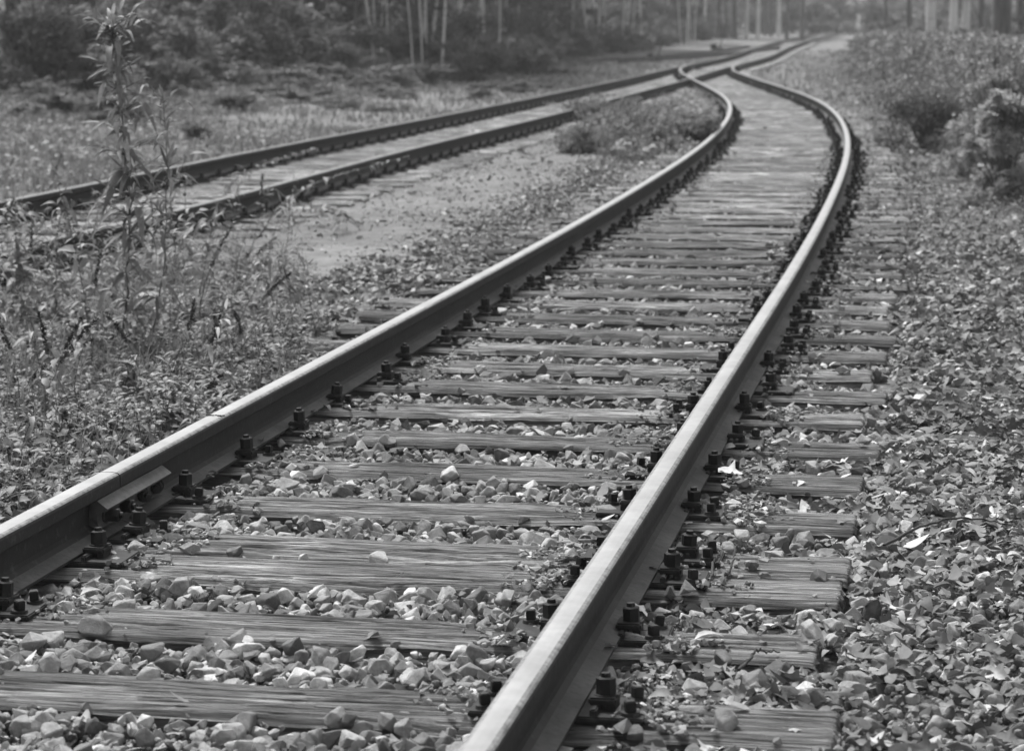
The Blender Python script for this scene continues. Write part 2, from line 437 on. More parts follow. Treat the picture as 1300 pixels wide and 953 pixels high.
SL_TOP = -.166
def plate_mesh():
    bm = bmesh.new()
    add_box(bm, (0, 0, .007), (.36, .16, .014), bev=.003)
    for s in (-1, 1): add_box(bm, (s*.075, 0, .019), (.014, .15, .018), bev=.003)
    return bm_mesh('base_plate', bm, [M_rust])
def clip_mesh():
    bm = bmesh.new()
    add_box(bm, (0, 0, .012), (.058, .075, .016), bev=.004)
    add_box(bm, (.018, 0, -.004), (.018, .07, .022), bev=.003)
    return bm_mesh('clip', bm, [M_rust])
def spike_mesh():
    bm = bmesh.new()
    add_cyl(bm, (0, 0, 0), .022, .009, 14, .019)
    add_box(bm, (0, 0, .02), (.021, .021, .024), bev=.002)
    return bm_mesh('screw_spike', bm, [M_rust])
me_plate, me_clip, me_spike = plate_mesh(), clip_mesh(), spike_mesh()
me_nut = bolt_mesh('clip_bolt', .0205, .032, True, .011)
# one merged fastening for the far sleepers
def merged_plate():
    bm = bmesh.new()
    add_box(bm, (0, 0, .007), (.36, .16, .014))
    for s in (-1, 1):
        add_box(bm, (s*.085, 0, .026), (.058, .075, .026))
        add_cyl(bm, (s*.088, 0, .038), .02, .04, 6)
        for t in (-1, 1): add_box(bm, (s*.145, t*.05, .026), (.024, .024, .03))
    return bm_mesh('base_plate', bm, [M_rust])
me_plate_far = merged_plate()
def fastening(t, detail):
    for s in (-1, 1):
        if not detail:
            link('base_plate', me_plate_far, t, (s*GA, 0, .002)); continue
        pl = link('base_plate', me_plate, t, (s*GA, 0, .002))
        for q in (-1, 1):
            link('clip', me_clip, pl, (q*.088, 0, .022), (0, 0, 0 if q > 0 else PI))
            link('clip_bolt', me_nut, pl, (q*.092, random.uniform(-.006, .006), .041-random.random()*.01), (random.uniform(-.07, .07), random.uniform(-.07, .07), random.random()*3))
            for w in (-1, 1):
                if random.random() < (.8 if (q*s > 0) else .5):
                    link('screw_spike', me_spike, pl, (q*.148, w*.052, .013), (random.uniform(-.1, .1), random.uniform(-.1, .1), random.random()*3))
def ordinal(n):
    return f"{n}{'th' if 10 <= n % 100 <= 20 else {1:'st',2:'nd',3:'rd'}.get(n % 10,'th')}"
def sleeper(f, y, zf, me, label, group, detail=True, drz=0., ins=0.):
    p, a = frame_at(f, y, ins); z = float(zf(y))+SL_TOP
    t = thing('railway_sleeper', label, 'railway sleeper', (p.x, p.y, z), a+drz, group)
    o = link('timber', me, t, (random.uniform(-.03, .03), 0, 0), (0, 0, 0 if random.random() < .5 else PI))
    fastening(t, detail); return t
# sleepers of the near track; Y of each as read on the centre line
sleepY = []
near_sl = [(3.22, 'n'), (3.86, 'n'), (4.46, 'n'), (5.06, 'n'), (5.67, 'n'), (6.25, 'w0'), (6.515, 'w1'), (7.10, 'n'), (7.72, 'n'), (8.31, 'n'), (8.93, 'n'), (9.52, 'n')]
y = 9.52; 
while y < 77:
    s = float(slope(near_x, y)); y += .6/math.sqrt(1+s*s)*random.uniform(.96, 1.04); near_sl.append((y, 'n'))
G1 = 'wooden sleepers of the near track'
named = {4: 'dark cracked sleeper nearest the bottom edge with its full length in view', 5: 'front half of the wide double sleeper beside the bolted rail joint',
         6: 'rear half of the wide double sleeper beside the bolted rail joint', 7: 'cracked grey sleeper just behind the wide double sleeper'}
k = 0
for n, (yy, kind) in enumerate(near_sl):
    sleepY.append(yy)
    if n < 4: lab = ['weathered sleeper under the foreground stones, fourth below the wide double sleeper', 'weathered sleeper below the lower edge, third in front of the first full sleeper', 'weathered sleeper second in front of the nearest fully visible one', 'weathered sleeper close in front of the nearest fully visible one'][n]
    elif n in named: lab = named[n]
    else: lab = f'weathered wooden sleeper of the near track, {ordinal(n-6)} beyond the wide double sleeper'
    me = wide[0 if kind == 'w0' else 1] if kind[0] == 'w' else (hi[n % 7] if yy < 16 else lo[n % 4])
    if n < 2 : continue
    sleeper(near_x, yy, zt, me, lab, G1, yy < 20, random.uniform(-.012, .012), random.uniform(-.03, .03))
G2 = 'wooden sleepers of the far left track'
y = 12.2; n = 0
while y < 140:
    s = float(slope(far_x, y)); y += .62/math.sqrt(1+s*s)*random.uniform(.95, 1.05); n += 1
    if y < 78 or y > 80:
        sleeper(far_x, y, lambda q: zfar(q)-.01, lo[n % 4], f'weathered sleeper of the far left track, {ordinal(n)} from its left end in view', G2, False, random.uniform(-.015, .015))
print('sleepers', len(near_sl), n)

# ------------------------------------------------------------------ ballast
def hull(npts, bevel, seed, flat=.7):
    r = np.random.default_rng(seed); bm = bmesh.new()
    for q in range(npts):
        v = r.normal(size=3); v /= np.linalg.norm(v); v *= r.uniform(.8, 1.05)
        bm.verts.new((v[0]*1.0, v[1]*r.uniform(.65, .8), v[2]*flat*r.uniform(.7, .9)))
    h = bmesh.ops.convex_hull(bm, input=bm.verts)
    bmesh.ops.delete(bm, geom=[g for g in bm.verts if not g.link_faces], context='VERTS')
    bmesh.ops.dissolve_limit(bm, angle_limit=.2, verts=bm.verts, edges=bm.edges)
    if bevel: bmesh.ops.bevel(bm, geom=list(bm.edges), offset=bevel, segments=1, affect='EDGES')
    bmesh.ops.triangulate(bm, faces=bm.faces)
    bmesh.ops.recalc_face_normals(bm, faces=bm.faces)
    V = np.array([v.co[:] for v in bm.verts]); bm.verts.ensure_lookup_table()
    bm.verts.index_update(); F = np.array([[v.index for v in f.verts] for f in bm.faces]); bm.free()
    return V, F
st_hi = [hull(14, .05, s, .85) for s in range(22)]
st_mid = [hull(11, 0, 100+s, .82) for s in range(14)]
st_lo = [hull(7, 0, 200+s, .7) for s in range(8)]
sleepY = np.array(sleepY)
def on_sleeper(X, Yv, m=0.):
    """True where a point lies over a near-track timber"""
    s = slope(near_x, Yv); n = np.sqrt(1+s*s)
    l = (X-near_x(Yv))/n
    yc = Yv+l*s/n       # centre-line Y of the perpendicular through the point
    d = np.abs(yc[:, None]-sleepY[None]).min(1)*n
    return (d < .125+m) & (np.abs(l) < 1.3+m), l, d
def frustum_pts(dens, y0, y1, pad=1.3):
    A = (y1-y0)*(.42*(y0+y1)/2+2*pad); n = int(A*dens*1.15)
    Yv = rng.uniform(y0, y1, n); wmax = .21*y1+pad
    Xv = rng.uniform(-wmax, wmax, n); k = np.abs(Xv) < .21*Yv+pad
    # uniform over rectangle of density n/(2 wmax (y1-y0)) -> top up
    want = dens*2*wmax*(y1-y0); reps = max(1., want/n)
    if reps > 1:
        n = int(want); Yv = rng.uniform(y0, y1, n); Xv = rng.uniform(-wmax, wmax, n); k = np.abs(Xv) < .21*Yv+pad
    return Xv[k], Yv[k]
def ballast(acc, y0, y1, dens, temps, size, left_lim):
    X, Yv = frustum_pts(dens, y0, y1)
    on, l, d = on_sleeper(X, Yv)
    keep = (l > left_lim+.35*(fbm(X*3, Yv*3, 2)-.44)*2) & (l < 6.5)
    # thinning on outer right as plants take over
    thin = np.interp(l, [2.2, 4.2, 6.5], [1, .75, .25])*np.interp(Yv, [26, 40], [1, .5])
    keep &= rng.random(len(X)) < thin
    keep &= ~((np.abs(np.abs(l)-GA) < .045))           # rail web zone
    keep &= ~(on & (rng.random(len(X)) > .0015+.12*(d > .108)*(Yv < 12)+.03*np.exp(-((np.abs(l)-1.0)/.12)**2)))
    keep &= ~((Yv > 8.2) & (d < .15) & ~on)
    keep |= on & (Yv > 13) & (np.abs(l) > .95) & (rng.random(len(X)) < .22) & (l > left_lim)
    fast = (np.abs(np.abs(l)-GA) < .19) & (d < .11); keep &= ~fast
    X, Yv, l, on = X[keep], Yv[keep], l[keep], on[keep]; n = len(X)
    s = size*np.exp(rng.normal(-.05, .42, n)); s = np.minimum(s, size*2.1)*np.interp(l, [1.3, 1.8], [1, .68])
    gz = zt(Yv)-.214-.006*np.clip((Yv-6.5)/2, 0, 1)-.005*np.clip((Yv-10)/6, 0, 1)*(np.abs(l) < 1.35)+.018*(fbm(X*5, Yv*5, 2)-.44)*2+.012*np.clip(np.abs(l)-1.3, 0, 5)*(l > 0)
    gz = np.where(np.abs(l) < .62, gz+.012, gz)
    z = gz+rng.uniform(-.022, .016, n)+s*.25
    z = np.where(on, zt(Yv)+SL_TOP+s*.28-.012*(d[keep] > .098), z)
    foot = np.abs(np.abs(l)-GA) < .1
    z = np.where(foot, np.minimum(z, zt(Yv)-.185), z)
    R = np.einsum('nij,njk->nik', rotz(rng.uniform(0, 2*PI, n)), np.einsum('nij,njk->nik', rotx(rng.normal(0, .45, n)), roty(rng.normal(0, .45, n))))
    sh = np.clip(rng.beta(2.2, 2.4, n)+np.where(rng.random(n) < .02, .35, 0), 0, 1)
    scatter(acc, temps, np.c_[X, Yv, z], R, s, sh)
    return n
acc = Acc()
n1 = ballast(acc, 3.6, 8.6, 1700, st_hi, .0225, -1.75)+ballast(acc, 3.6, 8.6, 1300, st_mid, .010, -1.75)
n2 = ballast(acc, 8.6, 15, 1400, st_mid, .022, -1.95)
n3 = ballast(acc, 15, 27, 950, st_lo, .0195, -1.9)
n4 = ballast(acc, 27, 52, 320, st_lo, .021, -1.7)
for y0, y1, dens in ((3.8, 9, 5200), (9, 16, 2300), (16, 28, 700)):
    X, Yv = frustum_pts(dens, y0, y1, 1.0); on, l, d = on_sleeper(X, Yv); rr = np.abs(np.abs(l)-GA)
    k = (rr > .1) & (rr < .34) & (rng.random(len(X)) < np.interp(rr, [.1, .16, .22, .34], [.25, .7, .6, .0])*(.25+1.0*(fbm(X*7, Yv*7, 2) > .43)))
    X, Yv, l, on, rr = X[k], Yv[k], l[k], on[k], rr[k]; n = len(X); s = .0095*np.exp(rng.normal(0, .45, n))*np.interp(Yv, [5, 28], [1, 1.8])
    z = zt(Yv)+np.where(on, SL_TOP+.004+.018*np.exp(-((rr-.16)/.05)**2)*rng.random(n), -.195+.012*rng.random(n))
    scatter(acc, st_mid if y0 < 9 else st_lo, np.c_[X, Yv, z], rotz(rng.uniform(0, 6.3, n)), s, np.clip(rng.beta(2, 2.2, n), 0, 1))
    n4 += n
print('stones', n1, n2, n3, n4)
tag(link('ballast_stones', acc.mesh('ballast_stones', [M_stone])), 'crushed grey ballast between and beside the sleepers of the near track', 'gravel', kind='stuff')
# thin scatter of small stones in the far track and on the sand
acc = Acc()
X, Yv = frustum_pts(420, 9, 46, 2.0)
l = lat(X, Yv, far_x); ln = lat(X, Yv)
k = ((np.abs(l) < 1.9) | ((l > 0) & (ln < -1.2) & (rng.random(len(X)) < .05+.55*(fbm(X*.9, Yv*.9, 3) > .5)+.6*np.exp(-((ln+1.9)/.35)**2)+.4*np.exp(-((l-1.5)/.3)**2))))
k &= (np.abs(l) > 1.9) | (rng.random(len(X)) < .3)
k &= (np.abs(np.abs(l)-GA) > .07); X, Yv = X[k], Yv[k]; n = len(X)
s = np.where(rng.random(n) < .25, .017, .0075)*np.exp(rng.normal(0, .4, n))*np.interp(Yv, [10, 46], [1, 1.6])
scatter(acc, st_lo, np.c_[X, Yv, ground_z(X, Yv)+.004+np.where(np.abs(l[k]) < 1.4, .015, 0)], rotz(rng.uniform(0, 6.3, n)), s, np.clip(rng.beta(2, 2, n), 0, 1))
tag(link('scattered_gravel', acc.mesh('scattered_gravel', [M_stone])), 'small loose gravel in the far track and on the sandy strip', 'gravel', kind='stuff')

# single stones that stand out
def stone_thing(x, y, z, size, shade, seed, label, rz=0, flat=.72, sx=1.0):
    V, F = hull(15, .06, seed, flat)
    V = V*size; V[:, 0] *= sx
    V[:, 2] -= V[:, 2].min()*.55
    o = link('loose_stone', np_mesh('loose_stone', V, F, [M_stone], False, np.full(len(V), shade)), None, (x, y, z), (0.15, -.1, rz))
    tag(o, label, 'stone', 'larger stones lying on the ballast')
def ipt(pxx, pyy, z):
    x = pxx-650; yv = -(pyy-431.5)
    d = Vector((x, F_PX*math.cos(PITCH)+yv*math.sin(PITCH), -F_PX*math.sin(PITCH)+yv*math.cos(PITCH)))
    t = (CAM_H-z)/-d.z
    return d.x*t, d.y*t
for q, (a, b, sz, sh, lab) in enumerate([
    (370, 832, .032, .75, 'angular pale grey stone in front of the nearest full sleeper'),
    (624, 818, .030, .6, 'blocky stone tucked under the front edge of the nearest full sleeper, near its right end'),
    (728, 846, .040, .95, 'long smooth pale stone touching the right rail at the bottom edge'),
    (640, 772, .026, .8, 'bright angular stone in front of the double sleeper, near the right rail'),
    (184, 708, .026, .9, 'pale round stone beside the joint fastening on the left'),
    (216, 703, .028, .8, 'light wedge stone at the left end of the double sleeper'),
    (254, 650, .024, 1.0, 'bright whitish stone beside the left rail behind the joint'),
    (104, 730, .026, .6, 'grey stone by the foot of the left rail at lower left'),
    (1185, 838, .036, .7, 'large grey stone at the bottom right corner'),
    (1265, 808, .038, .75, 'large pale stone near the right edge low in the photo'),
    (1095, 680, .026, .7, 'round grey stone just behind the right end of the double sleeper'),
    (332, 852, .034, .98, 'upright bright stone at the bottom edge left of the centre')]):
    x, yv = ipt(a, b, -.2)
    stone_thing(x, yv, -.214, sz, sh, 300+q, lab, rz=q*1.3, sx=1.5 if q == 2 else 1.1)

# split wood piece next to right rail
x, yv = ipt(838, 836, -.2)
bm = bmesh.new(); bmesh.ops.create_grid(bm, x_segments=30, y_segments=14, size=.5)
for v in bm.verts:
    r_ = v.co.x; w_ = v.co.y
    v.co = Vector((r_*.17*(1-.25*w_), w_*.085*(1-.5*abs(r_)**2), .016*math.cos(w_*2.6)+.004*math.sin(r_*9+w_*14)-.02*abs(r_)**3+random.uniform(-.001, .001)))
bmesh.ops.solidify(bm, geom=bm.faces, thickness=.018)
me = bm_mesh('wood_chunk', bm, [M_wood], True); aa = me.attributes.new('shade', 'FLOAT', 'POINT'); aa.data.foreach_set('value', np.full(len(me.vertices), .8, np.float32))
tag(link('wood_chunk', me, None, (x, yv, -.165), (.12, .1, -.22)), 'split piece of weathered wood lying beside the right rail fastening', 'wood piece')

# ------------------------------------------------------------------ leaves
def leaf_t(kind, droop=.25, fold=.25, n=6, wid=.3):
    t = np.linspace(0, 1, n+1)
    if kind == 'lance': w = wid*.5*np.sin(PI*t**.75)**.9
    else: w = wid*np.sin(PI*t**.65)**.8
    w[0] = .012; w[-1] = .002
    zc = .35*t-droop*t*t*1.6
    V = []
    for i in range(n+1):
        for s in (-1, 0, 1): V.append((t[i], s*w[i], zc[i]+abs(s)*w[i]*fold))
    V = np.array(V); F = []
    for i in range(n):
        for s in (0, 1): F.append((i*3+s, i*3+3+s, i*3+4+s, i*3+1+s))
    return V, np.array(F)
def lobed_leaf(seed):
    r = np.random.default_rng(seed); m = 15; a = np.linspace(-PI*.86, PI*.86, m)
    rad = .5*(1+.28*np.cos(a*5))*(1+.1*r.normal(size=m))*(1-.1*np.abs(a)/PI)
    cx, cy = r.uniform(-.9, .9), r.uniform(-.9, .9)
    P = np.c_[rad*np.cos(a)+.1, rad*np.sin(a)]
    inner = P*.5
    z = lambda p: cx*p[:, 0]**2+cy*p[:, 1]**2+.25*np.abs(p[:, 1])*r.uniform(-.5, 1)
    V = np.r_[[[0, 0, 0]], np.c_[inner, z(inner)], np.c_[P, z(P)+.03*r.normal(size=m)]]
    F = []
    for i in range(m-1):
        F.append((0, 1+i, 2+i)); F.append((1+i, 1+m+i, 2+m+i)); F.append((1+i, 2+m+i, 2+i))
    return V, np.array(F)
def oval_litter(seed):
    r = np.random.default_rng(seed)
    V, F = leaf_t('oval', r.uniform(-.2, .5), r.uniform(-.4, .8), 5, r.uniform(.2, .32)); V = V-[.5, 0, 0]
    tr = np.r_[F[:, [0, 1, 2]], F[:, [0, 2, 3]]]; return V, tr
litter_t = [lobed_leaf(s) for s in range(8)]+[oval_litter(s) for s in range(8)]
# litter: heavy on the right, light elsewhere
acc = Acc(); tot = 0
for y0, y1, dens in ((3.8, 9, 1350), (9, 16, 640), (16, 30, 110), (30, 60, 30)):
    X, Yv = frustum_pts(dens, y0, y1, 1.3)
    on, l, d = on_sleeper(X, Yv); df = lat(X, Yv, far_x)
    pr = np.interp(l, [-3, -1.8, -1.0, -.7, -.5, .6, .8, 1.05, 1.3, 2.0, 3, 6], [.02, .05, .2, .3, .09, .08, .45, .35, .5, .95, 1, .8])
    pr = pr*np.where(on, .05, 1)*np.where((np.abs(l) < .7) & (Yv > 14), .3, 1)*(.5+1.0*(fbm(X*2, Yv*2, 2) > .42))
    rl = np.abs(np.abs(l)-GA); pr = np.where(rl < .1, pr*.15, pr); pr = np.where((rl > .1) & (rl < .22) , pr*1.4, pr)
    pr = np.where(np.abs(np.abs(df)-GA) < .1, 0, pr)
    k = rng.random(len(X)) < pr; k &= rl > .045
    X, Yv, l, on = X[k], Yv[k], l[k], on[k]; n = len(X); tot += n
    z = np.where((l > -2) & (l < 6), zt(Yv)-.198+.012*np.clip(l-1.3, 0, 5)+rng.uniform(-.005, .018, n), ground_z(X, Yv)+.01)
    z = np.where(on, zt(Yv)+SL_TOP+.006, z)
    z = np.where(np.abs(np.abs(l)-GA) < .1, np.maximum(z, zt(Yv)-.138), z)
    R = np.einsum('nij,njk->nik', rotz(rng.uniform(0, 6.3, n)), rotx(rng.normal(0, .5, n)*np.where(on, .2, 1)))
    s = rng.uniform(.018, .058, n)*np.interp(Yv, [5, 40], [1, 1.7])
    scatter(acc, litter_t, np.c_[X, Yv, z], R, s, np.clip(rng.beta(1.3, 3.0, n)+np.where(rng.random(n) < .09, .5, 0), 0, 1))
print('litter', tot)
tag(link('leaf_litter', acc.mesh('leaf_litter', [M_litter], True)), 'dry fallen leaves covering the ballast, thickest on the right', 'fallen leaves', kind='stuff')
# leaves that stand out
def leaf_thing(a, b, z, size, label, seed, rz=0., tilt=.2, shade=1.0):
    x, yv = ipt(a, b, z); V, F = litter_t[seed % 16]
    o = link('fallen_leaf', np_mesh('fallen_leaf', V*size, F, [M_litter], True, np.full(len(V), shade)), None, (x, yv, z+.006), (tilt, tilt*.5, rz))
    tag(o, label, 'leaf', 'bright fallen leaves')
leaf_thing(900, 815, -.16, .07, 'bright pale leaf lying on the left end of the lowest right-hand sleeper stub', 9, .2, .05)
leaf_thing(1074, 608, -.16, .035, 'small white leaf on a sleeper end to the right of the track', 10, .1, .05)
leaf_thing(925, 603, -.13, .075, 'pale jagged leaf lying across the right rail foot', 3, 1.2, .1)
leaf_thing(1162, 697, -.19, .07, 'long pale leaf under the thin twig on the right', 11, .2, .15)
leaf_thing(1210, 698, -.19, .055, 'short pale leaf right of the twig', 12, 2.8, .15)
leaf_thing(1290, 708, -.18, .05, 'pale narrow leaf at the right edge', 13, .1, .15)
leaf_thing(25, 850, -.20, .095, 'large bright lobed leaf in the bottom left corner', 2, 2.3, .2)
leaf_thing(20, 812, -.20, .07, 'bright crumpled leaf at the left edge below the rail', 4, 1.3, .3)
leaf_thing(168, 810, -.19, .05, 'folded bright leaf in front of the lowest sleeper at left', 5, .6, .6)
leaf_thing(985, 795, -.18, .06, 'pale leaf behind the lowest sleeper stub on the right', 1, 2.0, .3)
leaf_thing(1130, 770, -.18, .07, 'pale curled leaf right of the wide sleeper stub', 6, .9, .5)
# twig
def twig_thing(ctrl, r, label, z0=-.17, cat='twig'):
    pts = []
    for (a, b, dz) in ctrl:
        x, yv = ipt(a, b, z0); pts.append((x, yv, z0+dz))
    pts = np.array(pts); t = np.linspace(0, len(pts)-1, 24)
    P = np.stack([np.interp(t, range(len(pts)), pts[:, i]) for i in range(3)], -1)
    P[1:-1] += rng.normal(0, .0022, (22, 3))
    V, F = tube(P, np.linspace(r, r*.4, 24), 6)
    tag(link('twig', np_mesh('twig', V, F, [M_seed], True)), label, cat)
twig_thing([(1122, 692, 0), (1165, 678, .02), (1210, 668, .025), (1250, 668, .02), (1292, 671, .005)], .0045, 'thin dark arching twig on the leaf litter at right')
twig_thing([(896, 752, 0), (906, 725, .02), (914, 712, .03)], .005, 'short dark twig by the right rail, beside the wide sleeper stub')
twig_thing([(918, 742, 0), (930, 728, .03), (934, 715, .05)], .004, 'short forked twig leaning on the wide sleeper stub')
twig_thing([(938, 850, 0), (960, 836, .02), (990, 833, .01)], .004, 'dry twig in the stones below the lowest right sleeper stub')
twig_thing([(438, 275, 0), (446, 280, .02), (457, 288, .0)], .012, 'dark bent stick on the sandy strip', -.22)

# ------------------------------------------------------------------ weeds at left
lance = [leaf_t('lance', d, .25, 6, w) for d, w in ((.1, .3), (.35, .36), (.55, .3), (.75, .42), (.3, .5))]
lance_n = [leaf_t('lance', d, f_, 6, w) for d, w, f_ in ((.1, .2, .3), (.4, .26, .5), (.6, .22, .2), (.85, .28, .6), (-.05, .18, .4))]
oval = [leaf_t('oval', d, .2, 5, .3) for d in (.2, .45, .7)]
litter_q = [leaf_t('oval', -.1, .1, 3, .35)]
def bank_z(X, Yv):
    g_ = ground_z(X, Yv); l = lat(X, Yv); return np.where((l > -1.5) & (l < -.8) & (Yv < 12), np.maximum(g_, -.165), g_)
def ground_leaves(acc, X, Yv, zr, smin, smax, temps, pitch=(-.2, .9), lo=.1, hi=1.):
    n = len(X); z = bank_z(X, Yv)+rng.uniform(*zr, n)
    R = np.einsum('nij,njk->nik', rotz(rng.uniform(0, 6.3, n)), np.einsum('nij,njk->nik', roty(-rng.uniform(*pitch, n)), rotx(rng.normal(0, .5, n))))
    scatter(acc, temps, np.c_[X, Yv, z], R, rng.uniform(smin, smax, n), np.clip(rng.beta(2, 2.2, n)*(hi-lo)+lo, 0, 1))
acc = Acc()
def bank_mask(X, Yv, soft=.4):
    l = lat(X, Yv); lim = np.interp(Yv, [5, 9.5, 11, 14, 18], [-.86, -.9, -1.15, -2.0, -3.1])+.5*(fbm(X*2.5, Yv*2.5, 2)-.44)
    return (l < lim) & (rng.random(len(X)) < np.interp(lim-l, [0, .3, 3], [soft, 1, .8])*np.interp(Yv, [9, 14.5], [1, .3])) & (lat(X, Yv, far_x) > 1.1)
X, Yv = frustum_pts(1500, 4.8, 15.5, .6); k = bank_mask(X, Yv); X, Yv = X[k], Yv[k]       # leaves lying low
ground_leaves(acc, X, Yv, (0, .03), .025, .06, lance+oval+litter_q, (-.3, .6), 0, .8)
X, Yv = frustum_pts(210, 4.8, 15.5, .6); k = bank_mask(X, Yv, .25); X, Yv = X[k], Yv[k]; npl = len(X)      # small plants, leaves set around a stem
hgt = .05+.17*np.clip((fbm(X*2.2+7, Yv*2.2, 2)-.30)*2.2, 0, 1)*rng.uniform(.5, 1.2, npl)
lx, ly = rng.normal(0, .25, npl), rng.normal(0, .25, npl); psh = rng.random(npl); kind = rng.integers(0, 3, npl)
for kd in range(3):
    I = np.repeat(np.nonzero(kind == kd)[0], [13, 18, 10][kd]); n = len(I); t = rng.random(n)**.7; az = rng.uniform(0, 6.3, n)
    zb = bank_z(X, Yv)
    P = np.c_[X[I]+lx[I]*hgt[I]*t, Yv[I]+ly[I]*hgt[I]*t, zb[I]+hgt[I]*t+.004]
    R = np.einsum('nij,njk->nik', rotz(az), np.einsum('nij,njk->nik', roty(-(rng.uniform(-.2, .6, n)+.5*(t-.5))), rotx(rng.normal(0, .25, n))))
    sz = np.array([.05, .038, .062])[kd]*rng.uniform(.6, 1.2, n)*(1.1-.45*t)
    scatter(acc, [lance, oval[:2], lance[3:]][kd], P, R, sz, np.clip(.5*psh[I]+.5*rng.random(n), 0, 1))
for q in range(npl):
    if Yv[q] < 12 and hgt[q] > .09:
        z = float(bank_z(X[q:q+1], Yv[q:q+1])[0]); V, F = tube(np.array([[X[q], Yv[q], z-.01], [X[q]+lx[q]*hgt[q], Yv[q]+ly[q]*hgt[q], z+hgt[q]]]), np.array([.0018, .001]), 4); acc.add(V, F, .1)
print('plants', npl)
me = acc.mesh('ground_cover', [M_green], True)
tag(link('ground_cover', me), 'low leafy weeds covering the bank beside the left near rail', 'weeds', kind='stuff')

def weed(pxx, pyy, hpx, leanpx, label, style='leafy', nl=None, ll=.08, bend=0., mat_l=None, group=None, r=.003, topkind=None):
    zc = -.22; x, yv = ipt(pxx, pyy, zc); x, yv = float(x), float(yv)
    H = hpx*yv/F_PX; L = leanpx*yv/F_PX
    t = np.linspace(0, 1, 16)
    P = np.c_[L*t**1.4+bend*np.sin(PI*t)*H*.3, rng.uniform(-.1, .1)*H*t, H*(t-.12*abs(L)/max(H, .1)*t*t)]
    P[1:-1, 0] += rng.normal(0, .004*H, 14)
    T = thing('weed', label, 'weed', (x, yv, float(ground_z(x, yv))-.01), 0, group)
    V, F = tube(P, np.linspace(r, r*.35, 16), 5)
    stem = Acc(); stem.add(V, F)
    acc = Acc()
    if style == 'seed':
        tt = rng.uniform(.62, 1, 260); base = np.stack([np.interp(tt, t, P[:, i]) for i in range(3)], -1)
        base += rng.normal(0, .006, base.shape)*(1.2-tt[:, None]*.6)
        scatter(acc, [leaf_t('oval', .2, .2, 2, .5)], base, np.einsum('nij,njk->nik', rotz(rng.uniform(0, 6.3, 260)), roty(-rng.uniform(0, 1.2, 260))), rng.uniform(.006, .012, 260), rng.random(260))
        link('seed_head', acc.mesh('seed_head', [M_seed]), T)
        acc = Acc(); nl = nl or 14
    nl = nl or int(26+H*55)
    tt = rng.uniform(.08, 1.0, nl)**.8; az = rng.uniform(0, 6.3, nl)
    if style == 'whorl':      # clusters of narrow leaves at nodes, crown on top
        nodes = np.r_[np.linspace(.12, .8, 12), .86, .91, .95, .98, 1.0]; tt = rng.choice(nodes, nl)+rng.normal(0, .006, nl); tt = np.clip(tt, .03, 1)
    base = np.stack([np.interp(tt, t, P[:, i]) for i in range(3)], -1)
    pit = rng.normal(.02, .42, nl)+(tt > .93)*.35
    R = np.einsum('nij,njk->nik', rotz(az), np.einsum('nij,njk->nik', roty(-pit), rotx(rng.normal(0, .3, nl))))
    sz = ll*rng.uniform(.35, 1.25, nl)*np.where(tt > .96, .75, 1)
    # side twigs carry part of the leaves
    if style == 'whorl' or H > .3:
        k = rng.random(nl) < .4; off = np.stack([np.cos(az), np.sin(az), .5+0*az], -1)*(ll*rng.uniform(.3, 1.1, nl))[:, None]
        base = base+off*k[:, None]
        for q in np.nonzero(k)[0][:60]:
            V, F = tube(np.array([base[q]-off[q], base[q]-off[q]*.45+[0, 0, .003], base[q]]), np.array([r*.4, r*.3, r*.2]), 4); stem.add(V, F)
    link('stem', stem.mesh('stem', [M_stem], True), T)
    scatter(acc, lance_n if style == 'whorl' else lance if style != 'oval' else oval, base, R, sz, np.clip(rng.beta(2, 2, nl), 0, 1))
    link('leaves', acc.mesh('leaves', [mat_l or M_green], True), T)
    return T
GW = 'tall weeds standing left of the near track'
weed(152, 452, 428, -6, 'tallest leafy weed at left, rising past the far track into the dark undergrowth', 'whorl', 420, .108, mat_l=M_brightbush, group=GW, r=.006, bend=.12)
weed(190, 455, 340, 22, 'second tall weed with drooping narrow leaves right of the tallest one', 'whorl', 110, .09, bend=.15, mat_l=M_palebush, group=GW, r=.004)
weed(118, 460, 250, -40, 'slender weed leaning left in front of the far rails', 'leafy', 60, .07, group=GW)
weed(100, 335, 105, -85, 'bare dark weed stalk leaning left across the far track', 'seed', 6, .04, group=GW)
weed(58, 262, 75, 24, 'short dark seed stalk beside the far left rail', 'seed', 10, .07, group=GW)
weed(182, 410, 110, 14, 'thin bare stalk right of the tallest weed', 'leafy', 8, .05, group=GW)
weed(255, 430, 150, 42, 'dark seeded stalk leaning right over the sandy strip', 'seed', 22, .06, bend=-.2, group=GW)
weed(305, 420, 85, 66, 'bent stalk with dark leaves reaching right over the sand', 'seed', 14, .05, group=GW)
weed(232, 445, 30, 60, 'low dark seed spike lying toward the left near rail', 'seed', 8, .05, group=GW)
weed(318, 478, 75, -12, 'small upright stalk close behind the left near rail', 'leafy', 22, .045, group=GW)
weed(350, 455, 90, 35, 'thin weed at the edge of the sand near the rail', 'leafy', 26, .045, group=GW)
weed(390, 440, 70, 15, 'last small weed before the ballast on the left', 'leafy', 22, .04, group=GW)
weed(28, 415, 150, -8, 'broad leafy weed at the left edge', 'oval', 70, .07, group=GW, mat_l=M_palebush)
weed(70, 405, 130, 8, 'bushy weed left of the tallest one', 'whorl', 75, .075, group=GW)
weed(8, 330, 80, 20, 'pale weed at the left edge before the far track', 'whorl', 50, .08, group=GW, mat_l=M_palebush)
weed(55, 360, 90, 30, 'spreading long leaved weed below the far right rail', 'whorl', 70, .10, group=GW)
weed(215, 380, 190, 20, 'airy weed with few leaves in front of the far track sleepers', 'leafy', 40, .055, bend=.2, group=GW)
